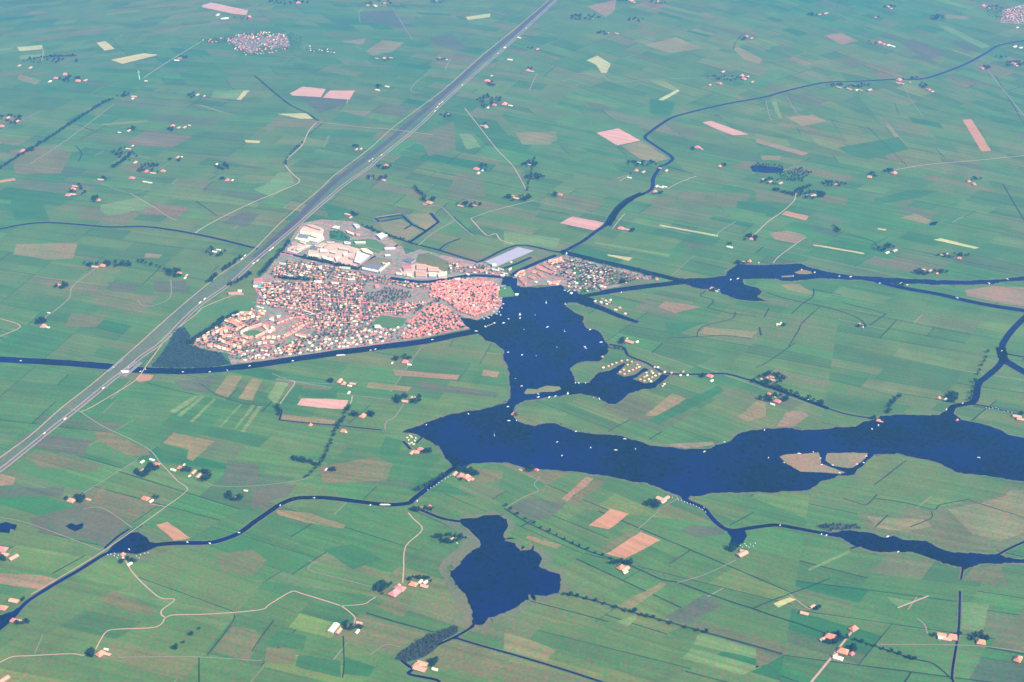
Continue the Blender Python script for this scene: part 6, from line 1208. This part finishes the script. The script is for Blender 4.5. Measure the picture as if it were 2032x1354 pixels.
for kd, p in BT:
    if kd not in ('barge', 'yacht') and (p[0] in range(214, 296) and p[1] > 1095 or p[0] in range(1465, 1501) and p[1] > 1075):
        pass
    nm = {'barge': 'barge', 'sail': 'sailboat', 'yacht': 'sailboat'}.get(kd, 'motorboat')
    lb = {'motor': 'white cabin motorboat', 'big': 'long white motor cruiser', 'small': 'little white moored motorboat', 'barge': 'long white barge', 'sail': 'small white-sailed boat', 'yacht': 'tall white-sailed yacht'}[kd] + ' ' + where(p[0], p[1], WPL)
    o = thing(nm, lb, {'barge': 'barge', 'sailboat': 'sailboat'}.get(nm, 'motorboat'), p, (*G(*p), 0.72), 0.15 if kd == 'barge' and p[1] < 800 else (-.02 if kd == 'barge' else rg.uniform(0, 6.28) if kd != 'small' else dir_at(p[0], p[1], 1, 1)), 'boats on the lakes, canals and rivers')
    s = .78 + max(0, 900 - p[1]) / 900 * .4 if kd not in ('barge',) else 1.0
    o.scale = (s, s, s)
    for pn, me in BM[kd]: part(pn, me, o)
j = thing('jetty', 'long pale jetty reaching into the lake off the old centre', 'jetty', (972, 645), (0, 0, 0))
a_, b2 = G(961, 650), G(984, 641)
part('deck', mk('deck', *(lambda vf: vf)(ribbon_geo([a_, b2], 4, 1.5)), 'deck_wood'), j)
gs = [box_geo(x - .3, y - .3, 0, x + .3, y + .3, 1.5) for x, y in dens([a_, b2], 12)]
part('piling', mk('piling', *merge(*gs), 'bark'), j)

# ------------------------------------------------------------------ bridges, lorries, wind turbine, caravans, church
plain('bridge_deck', (0.22, 0.18, 0.16), 0.9)
def bridge(label, pts, wd, px):
    w = W(pts); a, b_ = w; d = math.hypot(b_[0] - a[0], b_[1] - a[1]); rot = math.atan2(b_[1] - a[1], b_[0] - a[0])
    o = thing('bridge', label, 'bridge', px, ((a[0] + b_[0]) / 2, (a[1] + b_[1]) / 2, 0.6), rot, 'bridges over the wide canal')
    part('deck', mk('deck', *box_geo(-d / 2, -wd / 2, 1.0, d / 2, wd / 2, 2.2), 'bridge_deck'), o)
    for s in (-1, 1): part('parapet', mk('parapet', *box_geo(-d / 2, s * wd / 2 - .3, 2.2, d / 2, s * wd / 2 + .3, 3.0), 'wall_grey'), o)
    for x in (-d * .25, d * .25): part('pier', mk('pier', *box_geo(x - 1.2, -wd / 2 + 1, -.2, x + 1.2, wd / 2 - 1, 1.0), 'concrete'), o)
bridge('slender pale railway bridge over the wide canal', [(212, 740), (243, 714)], 9, (227, 727))
bridge('grey motorway bridge over the wide canal, outer carriageway', [(238, 746), (271, 718)], 13, (255, 732))
bridge('grey motorway bridge over the wide canal, inner carriageway', [(246, 749), (281, 720)], 13, (263, 734))
slab_building([(239, 737), (257, 737.5), (255, 741), (243, 742)], 3, 'roof_white', 'bright white roof under the motorway bridge on the south bank', 'pump_house', 'pump house', group=None, ribs=False)
lor = []
for i, (x, y, ln) in enumerate([(397, 602, 18), (406, 595, 18), (503, 524, 18), (511, 519, 20), (536, 498, 20), (541, 494, 18), (733, 321, 22), (739, 317, 18), (757, 309, 18), (863, 222, 22), (868, 214, 20), (877, 204, 20), (872, 208, 18), (1044, 57, 20), (917, 170, 16), (988, 107, 18), (486, 509, 20), (480, 515, 20), (129, 833, 14), (88, 862, 12), (205, 772, 14), (1000, 95, 18)]):
    w = G(x, y); rot = dir_at(x, y, 1, -.85)
    near = [("the canal crossing", 245, 735), ("the terraces", 400, 640), ("the village junction", 490, 530), ("the business park", 590, 450), ("the big meadow", 740, 320), ("the upper tree clump", 880, 200), ("the top of the photo", 1040, 55), ("the lower left road fork", 120, 835)]
    o = thing('lorry', 'pale lorry on the motorway ' + where(x, y, near), 'lorry', (x, y), (w[0], w[1], 1.35), rot, 'lorries on the motorway')
    key = ('lorry', ln)
    if key not in CACHE:
        CACHE[key] = (mk('trailer', *box_geo(-ln / 2, -1.5, 1.0, ln / 2 - 3, 1.5, 3.8), 'roof_cream'), mk('cab', *box_geo(ln / 2 - 2.6, -1.8, .8, ln / 2, 1.8, 3.6), 'hull_white'),
                      mk('wheel', *merge(*[box_geo(q - .5, -2.0, 0, q + .5, 2.0, 1.0) for q in (-ln / 2 + 1.5, -ln / 2 + 3.2, ln / 2 - 1.4)]), 'rubber'))
    for nm, me in zip(('trailer', 'cab', 'wheel'), CACHE[key]): part(nm, me, o)
w = G(277, 158)
o = thing('wind_turbine', 'lone pale green wind turbine beside the far left lane', 'wind turbine', (277, 150), (w[0], w[1], .3))
part('tower', mk('tower', *merge(box_geo(-2.2, -2.2, 0, 2.2, 2.2, 26), box_geo(-1.6, -1.6, 26, 1.6, 1.6, 50)), 'turbine_green'), o)
nac = part('nacelle', mk('nacelle', *box_geo(-2, -5, 49.5, 2, 3, 53), 'roof_cream'), o)
for k in range(3):
    a = math.radians(100 + 120 * k)
    r_ = part('blade', mk('blade', [(math.cos(a) * 1 - math.sin(a) * 1.2, -5.5, 51.2 + math.sin(a) + math.cos(a) * 1.2), (math.cos(a) + math.sin(a) * 1.2, -5.3, 51.2 + math.sin(a) - math.cos(a) * 1.2), (math.cos(a) * 19, -5.6, 51.2 + math.sin(a) * 19), (math.cos(a) * 6, -6.0, 51.2 + math.sin(a) * 6)], [(0, 1, 3), (1, 2, 3), (2, 0, 3), (0, 2, 1)], 'turbine_green'), nac)
for i, (x, y) in enumerate([(817, 869), (817, 880), (811, 875), (823, 876), (814, 866), (821, 883), (808, 870), (825, 871), (812, 882), (1118, 521), (1123, 526), (1128, 522), (1137, 526), (1143, 521), (1150, 528), (1155, 521), (1162, 526), (1170, 523), (1130, 530), (1140, 534), (1168, 534), (1172, 538), (1176, 534), (1178, 541), (1188, 536), (1192, 540), (1196, 536), (1184, 544), (1174, 548), (1180, 552), (1190, 548), (1168, 553)]):
    w = G(x, y)
    o = thing('caravan', 'white caravan pitched ' + where(x, y, [("the ring campsite by the west bay", 817, 875), ("the grid of caravans on the island", 1182, 542), ("the island's northern pitches", 1140, 525)]), 'caravan', (x, y), (w[0], w[1], .7), (i * .7) % 3.1, 'caravans of the two campsites')
    if 'caravan' not in CACHE: CACHE['caravan'] = (mk('body', *box_geo(-4.2, -2, .7, 4.2, 2, 3.6), 'roof_cream'), mk('window', *merge(box_geo(-2, -2.05, 1.8, 2, 2.05, 2.7)), 'cabin_glass'), mk('wheel', *box_geo(-.6, -2.02, 0, .6, 2.02, .9), 'rubber'))
    for nm, me in zip(('body', 'window', 'wheel'), CACHE['caravan']): part(nm, me, o)
w = G(948, 610)
o = thing('church', 'pale stone village church with a saddleback tower in the old centre', 'church', (948, 610), (w[0], w[1], .6), .4)
part('nave', mk('nave', *box_geo(-16, -6, 0, 14, 6, 9), 'wall_white'), o)
part('roof', mk('roof', *roof_geo(30, 12, 9, 6.5), 'roof_brown'), o)
t_ = part('tower', mk('tower', *box_geo(-24, -4, 0, -16, 4, 21), 'roof_cream'), o)
part('spire', mk('spire', *roof_geo(8, 8, 21, 6, 1.0), 'roof_brown'), t_, (-20, 0, 0))
finish_labels()

# ------------------------------------------------------------------ the air: one closed box of even haze
hv, hf_ = box_geo(-31000, -23000, -3.0, 31000, 39000, ALT + 60)
hz = mesh_obj('haze', hv, hf_, 'water')
hm = bpy.data.materials.new('haze'); hm.use_nodes = True
ht = hm.node_tree
for nd in list(ht.nodes):
    if nd.type != 'OUTPUT_MATERIAL': ht.nodes.remove(nd)
out = [nd for nd in ht.nodes if nd.type == 'OUTPUT_MATERIAL'][0]
pv = ht.nodes.new('ShaderNodeVolumePrincipled')
pv.inputs['Color'].default_value = HAZE_COLOR
pv.inputs['Density'].default_value = HAZE_DENSITY
pv.inputs['Anisotropy'].default_value = 0.0
ht.links.new(pv.outputs[0], out.inputs['Volume'])
hz.data.materials[0] = hm
stuff(hz, 'pale blue summer haze over the whole polder', 'haze')
scene.cycles.volume_step_rate = 5.0
